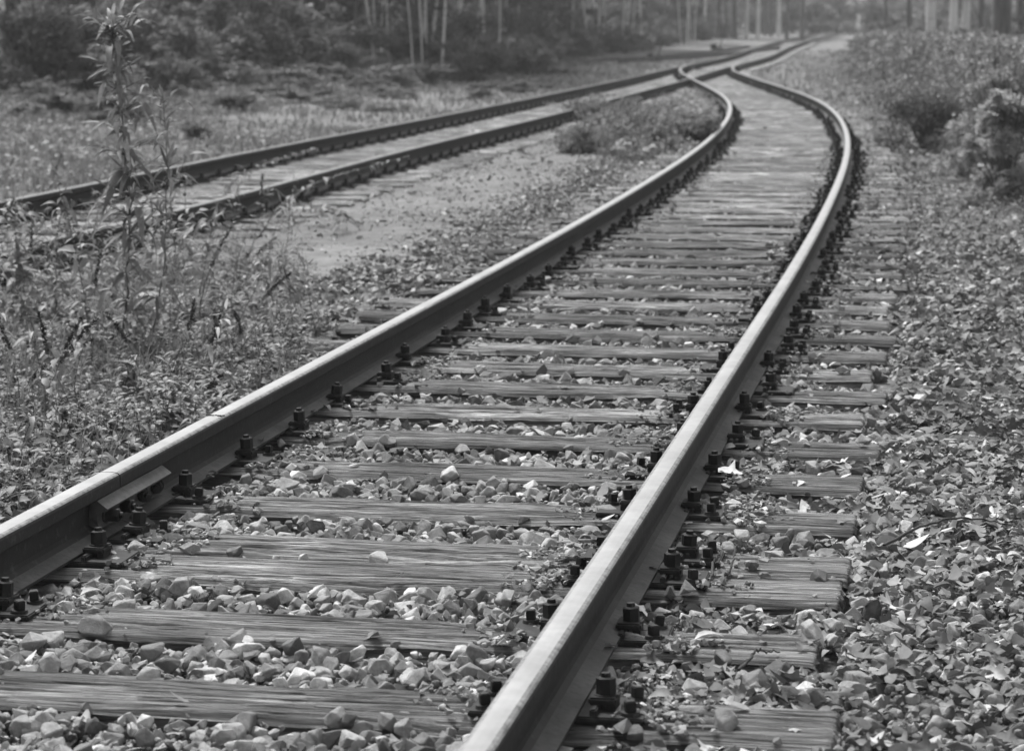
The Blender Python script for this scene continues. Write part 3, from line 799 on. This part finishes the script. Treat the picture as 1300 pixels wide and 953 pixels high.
weed(262, 330, 100, 30, 'weed rising against the far right rail', 'whorl', 45, .06, group=GW)
weed(300, 340, 130, 10, 'fine stemmed weed between sand and far track', 'leafy', 34, .05, bend=-.2, group=GW)
weed(370, 300, 92, 4, 'thin upright stalk crossing both far rails', 'leafy', 18, .05, group=GW)
weed(150, 530, 80, 18, 'knee high weed low in the left ground cover', 'oval', 50, .06, group=GW)
weed(60, 520, 110, -16, 'leafy weed low at the left edge', 'whorl', 60, .07, group=GW)
weed(225, 520, 90, 12, 'leafy weed close to the left near rail', 'whorl', 50, .06, group=GW)
weed(20, 600, 90, 26, 'foreground weed at the left edge above the rail', 'whorl', 40, .06, group=GW)
weed(290, 470, 60, -20, 'small leafy weed next to the upright stalk by the rail', 'oval', 36, .05, group=GW)
weed(110, 400, 60, 40, 'low weed with long pointed leaves at the foot of the tallest one', 'whorl', 46, .1, group=GW)
for q in range(52):
    a = random.uniform(-10, 320); b = random.uniform(350, 560)-max(0, a-120)*.28
    Z_ = .35*(b-250)/200
    weed(a, b, random.uniform(60, 170), random.uniform(-45, 70), f'thin wispy stalk in the left bank, {ordinal(q+1)} of the scattered stalks', random.choice(['leafy', 'leafy', 'whorl', 'seed']), random.randrange(14, 34), random.uniform(.03, .07), bend=random.uniform(-.5, .5), group='thin stalks in the left bank', r=.0022, mat_l=random.choice([M_lightbush, M_palebush, M_brightbush]))
for q in range(34):
    a = random.uniform(-15, 250) if q < 26 else random.uniform(250, 410); b = random.uniform(330, 455) if q < 26 else random.uniform(335, 430)
    weed(a, b, random.uniform(55, 150)*(1 if q < 26 else .7), random.uniform(-35, 45), f'pale leafy weed in the tangle below the far track, {ordinal(q+1)} of the leafy ones', random.choice(['whorl', 'whorl', 'oval', 'leafy']), random.randrange(30, 75), random.uniform(.05, .09), bend=random.uniform(-.4, .4), group='pale leafy weeds of the left tangle', r=.0028, mat_l=random.choice([M_lightbush, M_brightbush, M_brightbush]))
# brambles arching over the far right rail
def bramble(ctrl, label):
    pts = []
    for (a, b, z) in ctrl:
        x, yv = ipt(a, b, z); pts.append((x, yv, z))
    pts = np.array(pts); t = np.linspace(0, len(pts)-1, 30)
    P = np.stack([np.interp(t, range(len(pts)), pts[:, i]) for i in range(3)], -1)
    for _ in range(3): P[1:-1] = (P[:-2]+2*P[1:-1]+P[2:])/4
    o0 = P[0].copy(); P = P-o0
    T = thing('bramble', label, 'bramble', tuple(o0)); V, F = tube(P, np.linspace(.006, .002, 30), 5)
    link('stem', np_mesh('stem', V, F, [M_stem], True), T)
    n = 60; q = rng.integers(2, 30, n); acc = Acc()
    scatter(acc, oval+lance, P[q], np.einsum('nij,njk->nik', rotz(rng.uniform(0, 6.3, n)), roty(-rng.uniform(-.3, .6, n))), rng.uniform(.04, .085, n), rng.random(n))
    link('leaves', acc.mesh('leaves', [M_palebush], True), T)
bramble([(330, 300, -.22), (352, 262, .0), (400, 232, .05), (455, 215, 0), (520, 198, -.06)], 'long bramble shoot arching over the inner rail of the far track')
bramble([(275, 262, -.2), (300, 225, .02), (345, 205, .1), (400, 190, .02)], 'leafy bramble shoot lying across the far track sleepers')
bramble([(420, 300, -.22), (440, 272, -.12), (405, 262, -.1), (385, 268, -.14)], 'small trailing bramble at the edge of the sandy strip')

# ------------------------------------------------------------------ grass
def blades(name, pts_fn, hmin, hmax, label, m=M_grass, w=.006):
    X, Yv = pts_fn; n = len(X); h = rng.uniform(hmin, hmax, n)*(1 if name != 'tall_grass' else .8* np.interp(lat(X, Yv), [-2.4, -1], [1, .35])*np.interp(Yv, [31, 42], [1, .3])*(.55+.9*vnoise(X*2, Yv*.7))); a = rng.uniform(0, 6.3, n); ln = rng.uniform(.1, .7, n)*h
    b = np.c_[X, Yv, ground_z(X, Yv)-.005]; d = np.c_[np.cos(a), np.sin(a), 0*a]; p = np.c_[-np.sin(a), np.cos(a), 0*a]
    ww = w*np.interp(Yv, [10, 60], [1, 3.2])[:, None]
    up = np.c_[0*h, 0*h, h]
    V = np.stack([b-p*ww, b+p*ww, b+d*ln[:, None]*.35+up*.6+p*ww*.7, b+d*ln[:, None]*.35+up*.6-p*ww*.7, b+d*ln[:, None]+up], 1)
    base = np.arange(n)[:, None]*5
    me = np_mesh(name, V.reshape(-1, 3), [base+np.array([[0, 1, 2, 3]]), base+np.array([[3, 2, 4]])], [m], True, np.repeat(rng.beta(2, 2, n), 5))
    return tag(link(name, me), label, 'grass', kind='stuff')
def region(dens, y0, y1, cond, pad=2):
    X, Yv = frustum_pts(dens, y0, y1, pad); k = cond(X, Yv); return X[k], Yv[k]
def verge(X, Yv):
    d = lat(X, Yv, far_x); return (d < -1.25) & (rng.random(len(X)) < np.interp(-d, [1.2, 2, 4.5, 6, 9], [.3, .8, .8, 1, 1])*(.25+.9*(fbm(X*.9, Yv*.9, 3) > .42))*np.where((-d > 1.6) & (-d < 5) & (Yv > 36), .22, 1))
blades('verge_grass', region(230, 15, 100, verge), .04, .13, 'short grass on the verge behind the far left track')
def bankg(X, Yv): return bank_mask(X, Yv, .5) & (fbm(X*1.7+3, Yv*1.7, 2) > .36)
blades('bank_grass', region(420, 4.8, 15, bankg, .6), .06, .26, 'thin grass blades between the weeds on the left bank', w=.0022)
def midg(X, Yv):
    return (lat(X, Yv) < -.95) & (lat(X, Yv, far_x) > 1.5) & (Yv > np.interp(px(X, Yv), [560, 690, 760, 900], [36, 29, 26, 25])+4*vnoise(X*2.3, Yv*.4)) & (Yv < 66) & (rng.random(len(X)) < np.interp(px(X, Yv), [560, 700, 760], [.05, .3, 1])*np.where(fbm(X*1.3, Yv*.6, 2) > .42, 1, .5))
blades('tall_grass', region(560, 25, 62, midg), .16, .46, 'tall grass filling the wedge between the two tracks', w=.005)
def rightg(X, Yv):
    l = lat(X, Yv); return (l > 1.5) & (rng.random(len(X)) < np.interp(l, [1.5, 3, 4.5, 7], [.05, .16, .6, 1])*np.interp(Yv, [12, 24], [.08, 1])*(.3+(fbm(X, Yv, 2) > .45)))
blades('edge_grass', region(150, 12, 120, rightg), .05, .2, 'loose grass tufts along the right side of the near track')
# low leafy growth over verge and beneath undergrowth
acc = Acc()
X, Yv = region(110, 17, 100, lambda X, Yv: (lat(X, Yv, far_x) < -1.6) & (rng.random(len(X)) < (.3+.8*(fbm(X*.6+5, Yv*.6, 2) > .46))*np.where((lat(X, Yv, far_x) > -5) & (Yv > 36), .15, 1)))
ground_leaves(acc, X, Yv, (.01, .12), .045, .1, [leaf_t('oval', .3, .2, 2, .3)])
X, Yv = region(330, 24, 66, lambda X, Yv: (lat(X, Yv) < -.95) & (lat(X, Yv, far_x) > 1.5) & (Yv > np.interp(px(X, Yv), [560, 690, 760, 900], [36, 30, 26, 25])+4*vnoise(X*2.3, Yv*.4)))
q_ = rng.random(len(X)) < np.interp(Yv, [30, 45], [1, .35]); X, Yv = X[q_], Yv[q_]
ground_leaves(acc, X, Yv, (.01, .2), .05, .12, [leaf_t('oval', .3, .2, 2, .3)])
X, Yv = region(220, 13, 100, lambda X, Yv: (lat(X, Yv) > 2.2) & (rng.random(len(X)) < np.interp(lat(X, Yv), [2.2, 3.5, 5], [.1, .6, 1])*np.interp(Yv, [13, 20], [.3, 1])*(.3+.9*(fbm(X*.8, Yv*.5, 2) > .45))))
ground_leaves(acc, X, Yv, (.0, .12), .05, .11, [leaf_t('oval', .3, .2, 2, .3)])
tag(link('low_plants', acc.mesh('low_plants', [M_palebush], True)), 'low broad leaved plants on the verges and between the tracks', 'weeds', kind='stuff')
# a few weeds in far tracks
acc = Acc()
X, Yv = region(260, 28, 62, lambda X, Yv: (np.abs(lat(X, Yv, far_x)) < 1.0) & (np.abs(np.abs(lat(X, Yv, far_x))-GA) > .08) & (fbm(X*.5+3, Yv*.35, 2) > .56-.12*np.clip((Yv-30)/8, 0, 1)))
ground_leaves(acc, X, Yv, (.0, .07), .05, .1, [leaf_t('oval', .3, .2, 2, .3)])
tag(link('track_weeds', acc.mesh('track_weeds', [M_palebush], True)), 'small weeds growing between the rails of the far track', 'weeds', kind='stuff')

# ------------------------------------------------------------------ bushes
two = leaf_t('oval', .25, .2, 1, .3)
two = (np.array([[0, 0, 0], [.5, -.28, .08], [1, 0, -.02], [.5, .28, .08]]), np.array([[0, 1, 2, 3]]))
def blob_leaves(acc, n, blobs, size, lo=0., hi=1.):
    """leaves spread through several overlapping lumps; shade value varies by lump and by leaf"""
    w = np.array([b[3]**2 for b in blobs]); c = rng.choice(len(blobs), n, p=w/w.sum())
    B = np.array([b[:4] for b in blobs])[c]
    d = rng.normal(size=(n, 3)); d /= np.linalg.norm(d, axis=1)[:, None]; r = rng.random(n)**.45
    P = B[:, :3]+d*(B[:, 3]*r)[:, None]*[1, 1, .85]
    P = P[P[:, 2] > .0]; n = len(P)
    lv = rng.random(len(blobs))[c[:n]]
    R = np.einsum('nij,njk->nik', rotz(rng.uniform(0, 6.3, n)), np.einsum('nij,njk->nik', roty(rng.normal(.2, .6, n)), rotx(rng.normal(0, .6, n))))
    scatter(acc, [two], P, R, size*rng.uniform(.6, 1.3, n), np.clip(lo+(hi-lo)*(.35*lv+.65*rng.beta(2, 2, n)), 0, 1))
def bush_parts(seed, W, H, n, leaf, m):
    rr = np.random.default_rng(seed)
    blobs = []
    for q in range(22):
        a = rr.uniform(0, 6.3); rad = rr.uniform(0, .46)*W; z = rr.uniform(.06, .85)*H
        blobs.append((rad*math.cos(a)*(1.2-z/H*.6), rad*math.sin(a)*(1.2-z/H*.6), z, rr.uniform(.07, .2)*W))
    for q in range(10): blobs.append((rr.uniform(-.5, .5)*W, rr.uniform(-.5, .5)*W, rr.uniform(.1, 1.1)*H, rr.uniform(.04, .1)*W))
    acc = Acc(); blob_leaves(acc, n, blobs, leaf)
    fol = acc.mesh('foliage', [m])
    st = Acc()
    for b in blobs:
        P = np.array([[b[0]*.1, b[1]*.1, 0], [b[0]*.5, b[1]*.5, b[2]*.55], [b[0], b[1], b[2]]]); V, F = tube(P, np.array([.014, .01, .005])*W/1.5, 5); st.add(V, F)
    for q in range(10):       # long shoots breaking the outline
        a = rr.uniform(0, 6.3); h = H*rr.uniform(.9, 1.25); k = rr.uniform(.2, .5)*W
        P = np.array([[0, 0, 0], [k*.5*math.cos(a), k*.5*math.sin(a), h*.6], [k*math.cos(a), k*math.sin(a), h]]); V, F = tube(P, np.array([.01, .007, .003])*W/1.5, 4); st.add(V, F)
    return fol, st.mesh('stems', [M_stem])
var = [bush_parts(s, 2.2, 2.0, 5200, .12, [M_palebush, M_bush, M_brightbush, M_palebush, M_brightbush][s]) for s in range(5)]
bushes = []
def bush(x, y, sx, sz, v, kind):
    bushes.append([x, y, sx, sz, v, kind])
# front edge of the undergrowth runs beside the far track
fy = 50.0
path = [(-16, 40), (-10, 45), (-4.8, 49.5), (-1.1, 67), (3.6, 106), (8.6, 140), (15, 178)]
def along(n, off0, jit, s0, s1, z0, z1):
    P = np.array(path, float); seg = np.r_[0, np.cumsum(np.hypot(*np.diff(P, axis=0).T))]
    t = np.linspace(0, seg[-1], n)**1.0
    for q in t:
        x = np.interp(q, seg, P[:, 0]); y = np.interp(q, seg, P[:, 1])
        o = off0+random.uniform(-jit, jit)
        bush(x-o*.85+random.uniform(-.4, .4), y+o*.5+random.uniform(-1, 1), random.uniform(s0, s1)*(1+.004*(y-50)), random.uniform(z0, z1)*(1+.006*(y-50)), random.randrange(5), 'a')
along(66, .2, 1.3, .5, 1.1, .18, .5)
along(56, 2.4, .8, .9, 1.5, .5, 1.1)
along(48, 5.2, 1.0, 1.3, 1.9, 1.0, 1.7)
along(32, 10, 2.0, 1.8, 2.5, 1.5, 2.3)
# across the far end and down the right side
for q in range(20): bush(14+q*2.4+random.uniform(-1, 1), 196+random.uniform(-6, 8), random.uniform(1.6, 2.6), random.uniform(1.3, 2.2), random.choice([2, 4]), 'f')
for q in range(26):
    y = 62+q*4.6; bush(float(near_x(y))+random.uniform(5.0, 7.5)+max(0, y-90)*.02, y+random.uniform(-1, 1), random.uniform(.7, 1.4), random.uniform(.45, .85), 1 if q < 8 else random.choice([2, 4, 1]), 'r')
for q in range(16):
    y = 50+q*7; bush(float(near_x(y))+random.uniform(9, 14)+q*.3, y, random.uniform(1.4, 2.0), random.uniform(.9, 1.5), 1, 'r')
for q in range(46):
    y = random.uniform(24, 62); xx = float(far_x(y))-random.uniform(2.2, 8.5)
    bush(xx, y, random.uniform(.22, .5), random.uniform(.06, .16)*(1.6 if xx < float(far_x(y))-5 else 1), random.randrange(5), 'v')
bushes.sort(key=lambda b: px(b[0], b[1]))
cnt = {'a': 0, 'f': 0, 'r': 0, 'v': 0}
for x, y, sx, sz, v, kind in bushes:
    if abs(px(x, y)-650) > 850+sx*60: continue
    cnt[kind] += 1
    vis = px(x, y)
    tone = 'pale leafy' if v in (2, 4) else 'dark leafy'
    where = {'a': 'in the undergrowth beyond the tracks', 'f': 'at the far end of the line', 'v': 'low on the verge beyond the tracks', 'r': 'right, beyond the hedge'}[kind]
    T = thing('bush', f'{tone} bush {where}, {ordinal(cnt[kind])} from the left', 'bush', (x, y, float(ground_z(x, y))-.03), random.uniform(0, 6.3), 'bushes of the undergrowth')
    T.scale = (sx, sx, sz)
    link('foliage', var[v][0], T); link('stems', var[v][1], T)
print('bushes', cnt)
# bushes on the right, close: dark rounded one and pale tall ones
def own_bush(x, y, W, H, n, leaf, m, seed, label):
    T = thing('bush', label, 'bush', (x, y, float(ground_z(x, y))-.02)); a, b = bush_parts(seed, W, H, n, leaf, m)
    link('foliage', a, T); link('stems', b, T)
own_bush(4.85, 29.0, 1.35, .8, 7500, .05, M_palebush, 61, 'low dense leafy bush at the ballast edge in front of the hedge')
own_bush(4.1, 20.6, .8, 1.15, 5600, .055, M_lightbush, 62, 'tall pale leafy bush at the right edge')
own_bush(4.65, 23.6, 1.0, 1.15, 5200, .055, M_lightbush, 63, 'pale bush behind the tall one at the right edge')
own_bush(5.3, 26.8, 1.1, 1.1, 4200, .055, M_palebush, 64, 'pale bush between the low dense bush and the right edge')
own_bush(4.35, 17.8, .7, .5, 3600, .045, M_lightbush, 65, 'lower pale bush nearest the camera at the right edge')
own_bush(1.5, 30.5, 1.4, .42, 5200, .06, M_palebush, 66, 'low scrubby bush between the two tracks, nearest the camera')
own_bush(1.25, 31.5, 1.1, .3, 4600, .06, M_palebush, 67, 'low scrubby bush between the tracks, left of the curving rail')
own_bush(1.35, 38.5, 1.2, .38, 4200, .06, M_palebush, 68, 'scrubby bush in the narrowing wedge between the tracks')
own_bush(2.05, 28.6, .8, .42, 3000, .05, M_bush, 69, 'small dark scrub at the near tip of the wedge between the tracks')
own_bush(.85, 28.6, .8, .3, 2600, .055, M_bush, 70, 'small scrub at the left foot of the wedge between the tracks')
own_bush(2.35, 33.0, .9, .36, 3000, .05, M_palebush, 71, 'low pale scrub close beside the curving left rail')
own_bush(1.7, 35.2, 1.2, .42, 3200, .055, M_bush, 72, 'dark scrub in the middle of the wedge between the tracks')
own_bush(1.55, 27.9, 1.0, .36, 3600, .055, M_palebush, 73, 'pale scrub at the front of the wedge, just left of the curving rail')
# hedge
hp = np.array([(9.6, 66), (8.6, 56), (7.6, 45), (6.8, 36), (6.2, 29.5), (5.9, 24), (5.9, 18)], float)
seg = np.r_[0, np.cumsum(np.hypot(*np.diff(hp, axis=0).T))]; n = 52000
q = rng.uniform(0, seg[-1], n); hx = np.interp(q, seg, hp[:, 0]); hy = np.interp(q, seg, hp[:, 1])
w = rng.choice([-1, 1], n)*.55*rng.random(n)**.35; hz = 1.30*(1-rng.random(n)**2.2*1.0)
side = rng.random(n) < .6; hz = np.where(side, rng.uniform(0, 1.30, n), hz); w = np.where(side, w, rng.uniform(-.55, .55, n))
hz = hz*(.96+.1*fbm(hx*2, hy*2, 2)); w = w+.25*(fbm(hy*1.2, hz*2.5, 3)-.44)*2
acc = Acc(); R = np.einsum('nij,njk->nik', rotz(rng.uniform(0, 6.3, n)), np.einsum('nij,njk->nik', roty(rng.normal(.2, .6, n)), rotx(rng.normal(0, .6, n))))
P = np.c_[hx+w, hy+w*.1, np.maximum(ground_z(hx, hy)+hz, -.2)]
o0 = np.array([7.2, 40, -.2]); scatter(acc, [two], P-o0, R, rng.uniform(.05, .11, n)*np.interp(hy, [18, 60], [.8, 1.3]), np.clip(rng.beta(2, 2, n), 0, 1))
T = thing('hedge', 'long flat topped leafy hedge on the right behind the ballast', 'hedge', tuple(o0)); link('foliage', acc.mesh('foliage', [M_palebush]), T)
st = Acc()
for q in np.arange(.5, seg[-1], .55):
    x = np.interp(q, seg, hp[:, 0])+random.uniform(-.2, .2); y = np.interp(q, seg, hp[:, 1]); z = float(ground_z(x, y))
    V, F = tube(np.array([[x, y, z], [x+random.uniform(-.1, .1), y, z+.7], [x+random.uniform(-.2, .2), y, z+1.2]])-o0, np.array([.03, .02, .01]), 6); st.add(V, F)
link('stems', st.mesh('stems', [M_bark]), T)

# ------------------------------------------------------------------ trees
def crown_mesh(seed, n, H, W, m, leaf=.22):
    rr = np.random.default_rng(seed); blobs = []
    for q in range(26):
        z = rr.uniform(0, 1); a = rr.uniform(0, 6.3); r_ = rr.uniform(.1, 1)*W*.5*math.sin(PI*min(1, .15+z*.85))**.6
        blobs.append((r_*math.cos(a), r_*math.sin(a), 3.4+z*(H-3.4), rr.uniform(.12, .24)*W))
    acc = Acc(); blob_leaves(acc, n, blobs, leaf); return acc.mesh('crown', [m]), blobs
def tree_protos():
    out = []
    for s, (H, W, m) in enumerate([(9, 4.2, M_palebush), (10, 4.6, M_bush), (8, 3.4, M_palebush)]):
        out.append((H, crown_mesh(500+s, 3200, H, W, m)))
    return out
TP = tree_protos()
trees = []
def tree(pxx, Yd, r, bark, label=None, lean=0., v=None):
    trees.append((pxx, Yd, r, bark, label, lean, v))
tree(3, 47, .13, 'b', 'thick pale birch trunk at the left edge')
tree(581, 74, .085, 'b', 'thin pale leaning trunk standing in the undergrowth left of the centre', .13)
tree(728, 92, .09, 'b'); tree(747, 114, .14, 'b', 'pale birch trunk behind the undergrowth, the brightest near the centre')
tree(660, 72, .07, 'b'); tree(622, 78, .08, 'd'); tree(700, 85, .07, 'd'); tree(790, 120, .12, 'd'); tree(452, 64, .06, 'd'); tree(520, 66, .06, 'd'); tree(240, 58, .06, 'd'); tree(330, 62, .05, 'd')
for q in range(17): tree(862+q*9.5+random.uniform(-3, 3), random.uniform(150, 205), random.uniform(.08, .17), 'b' if random.random() < .6 else 'd')
tree(1178, 68, .155, 'b', 'leftmost white birch trunk above the hedge'); tree(1207, 66, .13, 'b', 'middle white birch trunk above the hedge'); tree(1222, 70, .13, 'b', 'rightmost white birch trunk above the hedge')
tree(1265, 60, .27, 'g', 'thick grey trunk behind the hedge at the right')
tree(1240, 90, .12, 'd'); tree(1290, 76, .14, 'd'); tree(1150, 100, .12, 'd'); tree(1120, 110, .1, 'd')
for q in range(22):
    tree(random.uniform(20, 860), random.uniform(80, 150), random.uniform(.06, .14), 'd' if random.random() < .6 else 'b')
for q in range(44): tree(random.uniform(470, 880), random.uniform(62, 82)+q*.5, random.uniform(.02, .045), 's')
trees.sort()
kc = {'b': 0, 'd': 0, 'g': 0, 's': 0}
tm = {}
for n, (pxx, Yd, r_, bk, lab, lean, v) in enumerate(trees):
    x = (pxx-650)*Yd/F_PX; kc[bk] += 1; v = n % 3; H, (cr, blobs) = TP[v]
    if 300 < pxx < 1000 and bk != 's': Yd = max(Yd, float(np.interp(pxx, [300, 400, 600, 760, 870], [52, 58, 74, 116, 160]))+random.uniform(1, 6))
    x = (pxx-650)*Yd/F_PX
    if bk == 's':
        Yd = 66+max(0, pxx-560)*.22+random.uniform(-3, 8); x = (pxx-650)*Yd/F_PX; lean = random.uniform(-.35, .35); lab = f'thin pale sapling in the brush beyond the tracks, {ordinal(kc[bk])} sapling from the left'
    if not lab: lab = (f'slender pale birch trunk in the wood, {ordinal(kc[bk])} pale trunk from the left' if bk == 'b' else f'slender dark trunk in the wood, {ordinal(kc[bk])} dark trunk from the left')
    T = thing('birch_tree' if bk == 'b' else 'sapling' if bk == 's' else 'tree', lab, 'tree', (x, Yd, float(ground_z(x, Yd))-.05), 0, 'trees of the wood')
    t = np.linspace(0, 1, 14); P = np.c_[lean*t*3+.12*np.sin(t*7+n)*t, .1*np.cos(t*6+n)*t, t*H*.92]; tr = Acc()
    V, F = tube(P, r_*(1.05-.85*t)+np.where(t < .02, r_*.35, 0), 10); tr.add(V, F)
    for b in blobs[::2]:
        z0 = b[2]*.8; s0 = np.array([np.interp(z0, P[:, 2], P[:, 0]), np.interp(z0, P[:, 2], P[:, 1]), z0])
        V, F = tube(np.array([s0, (s0+np.array(b[:3]))/2+[0, 0, .1], b[:3]]), np.array([r_*.35, r_*.22, .01]), 5); tr.add(V, F)
    link('trunk', tr.mesh('trunk', [M_birch if bk in 'bs' else M_bark], True), T)
    link('crown', cr, T, (lean*3*.7, 0, 0), (0, 0, random.uniform(0, 6.3)))
print('trees', len(trees))
# the wood far behind, one mass
n = 60000; acc = Acc(); X = rng.uniform(-75, 100, n); Yv = rng.uniform(212, 236, n); z = ground_z(X, Yv)*0+.9+rng.random(n)**.9*9.5
R = np.einsum('nij,njk->nik', rotz(rng.uniform(0, 6.3, n)), np.einsum('nij,njk->nik', roty(rng.normal(.2, .7, n)), rotx(rng.normal(0, .7, n))))
z = z*(.75+.5*fbm(X*.15, Yv*.1, 3)); scatter(acc, [two], np.c_[X, Yv, z], R, rng.uniform(.35, .8, n), np.clip(.5*fbm(X*.3, z*.6, 2)+.5*rng.random(n), 0, 1))
for q in range(120):
    x = rng.uniform(-75, 100); y = rng.uniform(206, 230); V, F = tube(np.array([[x, y, 0], [x+.2, y, 5], [x, y, 11.]]), np.array([.16, .12, .05]), 6); acc.add(V, F, .95)
tag(link('far_wood', acc.mesh('far_wood', [M_palebush])), 'far mass of woodland closing the view behind the line', 'woodland', kind='stuff')

# ------------------------------------------------------------------ small railway items beyond the switch
def lever(a, b, zg, label):
    Yd = b; x = (a-650)*Yd/F_PX; z = float(ground_z(x, Yd))
    T = thing('switch_lever', label, 'switch lever', (x, Yd, z), .4, 'point levers beside the switches')
    bm = bmesh.new(); add_box(bm, (0, 0, .09), (.5, .3, .18), bev=.03); link('lever_box', bm_mesh('lever_box', bm, [M_rust]), T)
    bm = bmesh.new(); add_cyl(bm, (.1, 0, .15), .025, .75, 8, .02, Matrix.Rotation(.35, 4, 'Y')); link('lever_arm', bm_mesh('lever_arm', bm, [M_rust]), T)
    bm = bmesh.new(); add_cyl(bm, (-.28, -.06, .22), .14, .14, 14, None, Matrix.Rotation(PI/2, 4, 'X')); link('counterweight', bm_mesh('counterweight', bm, [M_rust]), T)
lever(830, 92, 0, 'dark point lever left of the far switch'); lever(909, 118, 0, 'dark point lever beside the siding junction')
def log(a, b, Lm, r_, label, rz):
    x, yv = ipt(a, b, -.2); bm = bmesh.new(); add_cyl(bm, (-Lm/2, 0, r_*.8), r_, Lm, 12, r_*.85, Matrix.Rotation(PI/2, 4, 'Y'))
    bmesh.ops.subdivide_edges(bm, edges=[e for e in bm.edges if e.calc_length() > Lm*.8], cuts=10)
    for v in bm.verts: v.co += Vector((random.uniform(-.01, .01), random.uniform(-.015, .015), random.uniform(-.02, .02)))
    tag(link('log', bm_mesh('log', bm, [M_seed], True), None, (x, yv, float(ground_z(x, yv))), (0, 0, rz)), label, 'log')
log(610, 118, .5, .11, 'short dark log on the light ground behind the far track', .1)

# ------------------------------------------------------------------ light, sky, camera
SUN_EL, SUN_AZ = 56, -30        # azimuth measured from +Y (away from the camera), negative = left
w = bpy.data.worlds.new('World'); sc.world = w; w.use_nodes = True
nt = w.node_tree; sky = nt.nodes.new('ShaderNodeTexSky'); sky.sky_type = 'NISHITA'; sky.sun_disc = False
sky.sun_elevation = math.radians(SUN_EL); sky.sun_rotation = math.radians(SUN_AZ)
sky.air_density = 1.0; sky.dust_density = 4.0
hs = nt.nodes.new('ShaderNodeHueSaturation'); hs.inputs['Saturation'].default_value = 0
nt.links.new(sky.outputs[0], hs.inputs['Color']); bg = nt.nodes['Background']
nt.links.new(hs.outputs[0], bg.inputs['Color']); bg.inputs['Strength'].default_value = .115
sl = bpy.data.lights.new('sun', 'SUN'); sl.energy = 2.3; sl.angle = math.radians(16); sl.color = (1, 1, 1)
so = bpy.data.objects.new('sun', sl); C.objects.link(so)
el, az = math.radians(SUN_EL), math.radians(SUN_AZ)
dirv = Vector((math.sin(az)*math.cos(el), math.cos(az)*math.cos(el), math.sin(el)))
so.rotation_euler = dirv.to_track_quat('Z', 'Y').to_euler()

def b_none(nt, b): pass
hm = bpy.data.materials.new('haze_air'); hm.use_nodes = True; hn = hm.node_tree; hn.nodes.remove(hn.nodes['Principled BSDF'])
pv = hn.nodes.new('ShaderNodeVolumePrincipled'); pv.inputs['Color'].default_value = (.9, .9, .9, 1); pv.inputs['Density'].default_value = .0008
hn.links.new(pv.outputs[0], hn.nodes['Material Output'].inputs['Volume'])
bm = bmesh.new(); add_box(bm, (10, 300, 9.5), (520, 680, 23)); tag(link('haze', bm_mesh('haze', bm, [hm])), 'thin pale haze in the air over the line', 'haze', kind='stuff')
cam = bpy.data.cameras.new('camera'); co = bpy.data.objects.new('camera', cam); C.objects.link(co)
co.location = (0, 0, CAM_H); co.rotation_euler = (PI/2-PITCH, 0, 0)
cam.sensor_width = 36; cam.lens = F_PX/1300*36; cam.shift_y = -45/1300
cam.clip_start = .1; cam.clip_end = 1500
cam.dof.use_dof = True; cam.dof.focus_distance = 6.9; cam.dof.aperture_fstop = 6.8
sc.camera = co
sc.view_settings.view_transform = 'Standard'; sc.view_settings.look = 'None'; sc.view_settings.exposure = .98; sc.view_settings.gamma = 1
sc.render.resolution_x = 1024; sc.render.resolution_y = 750
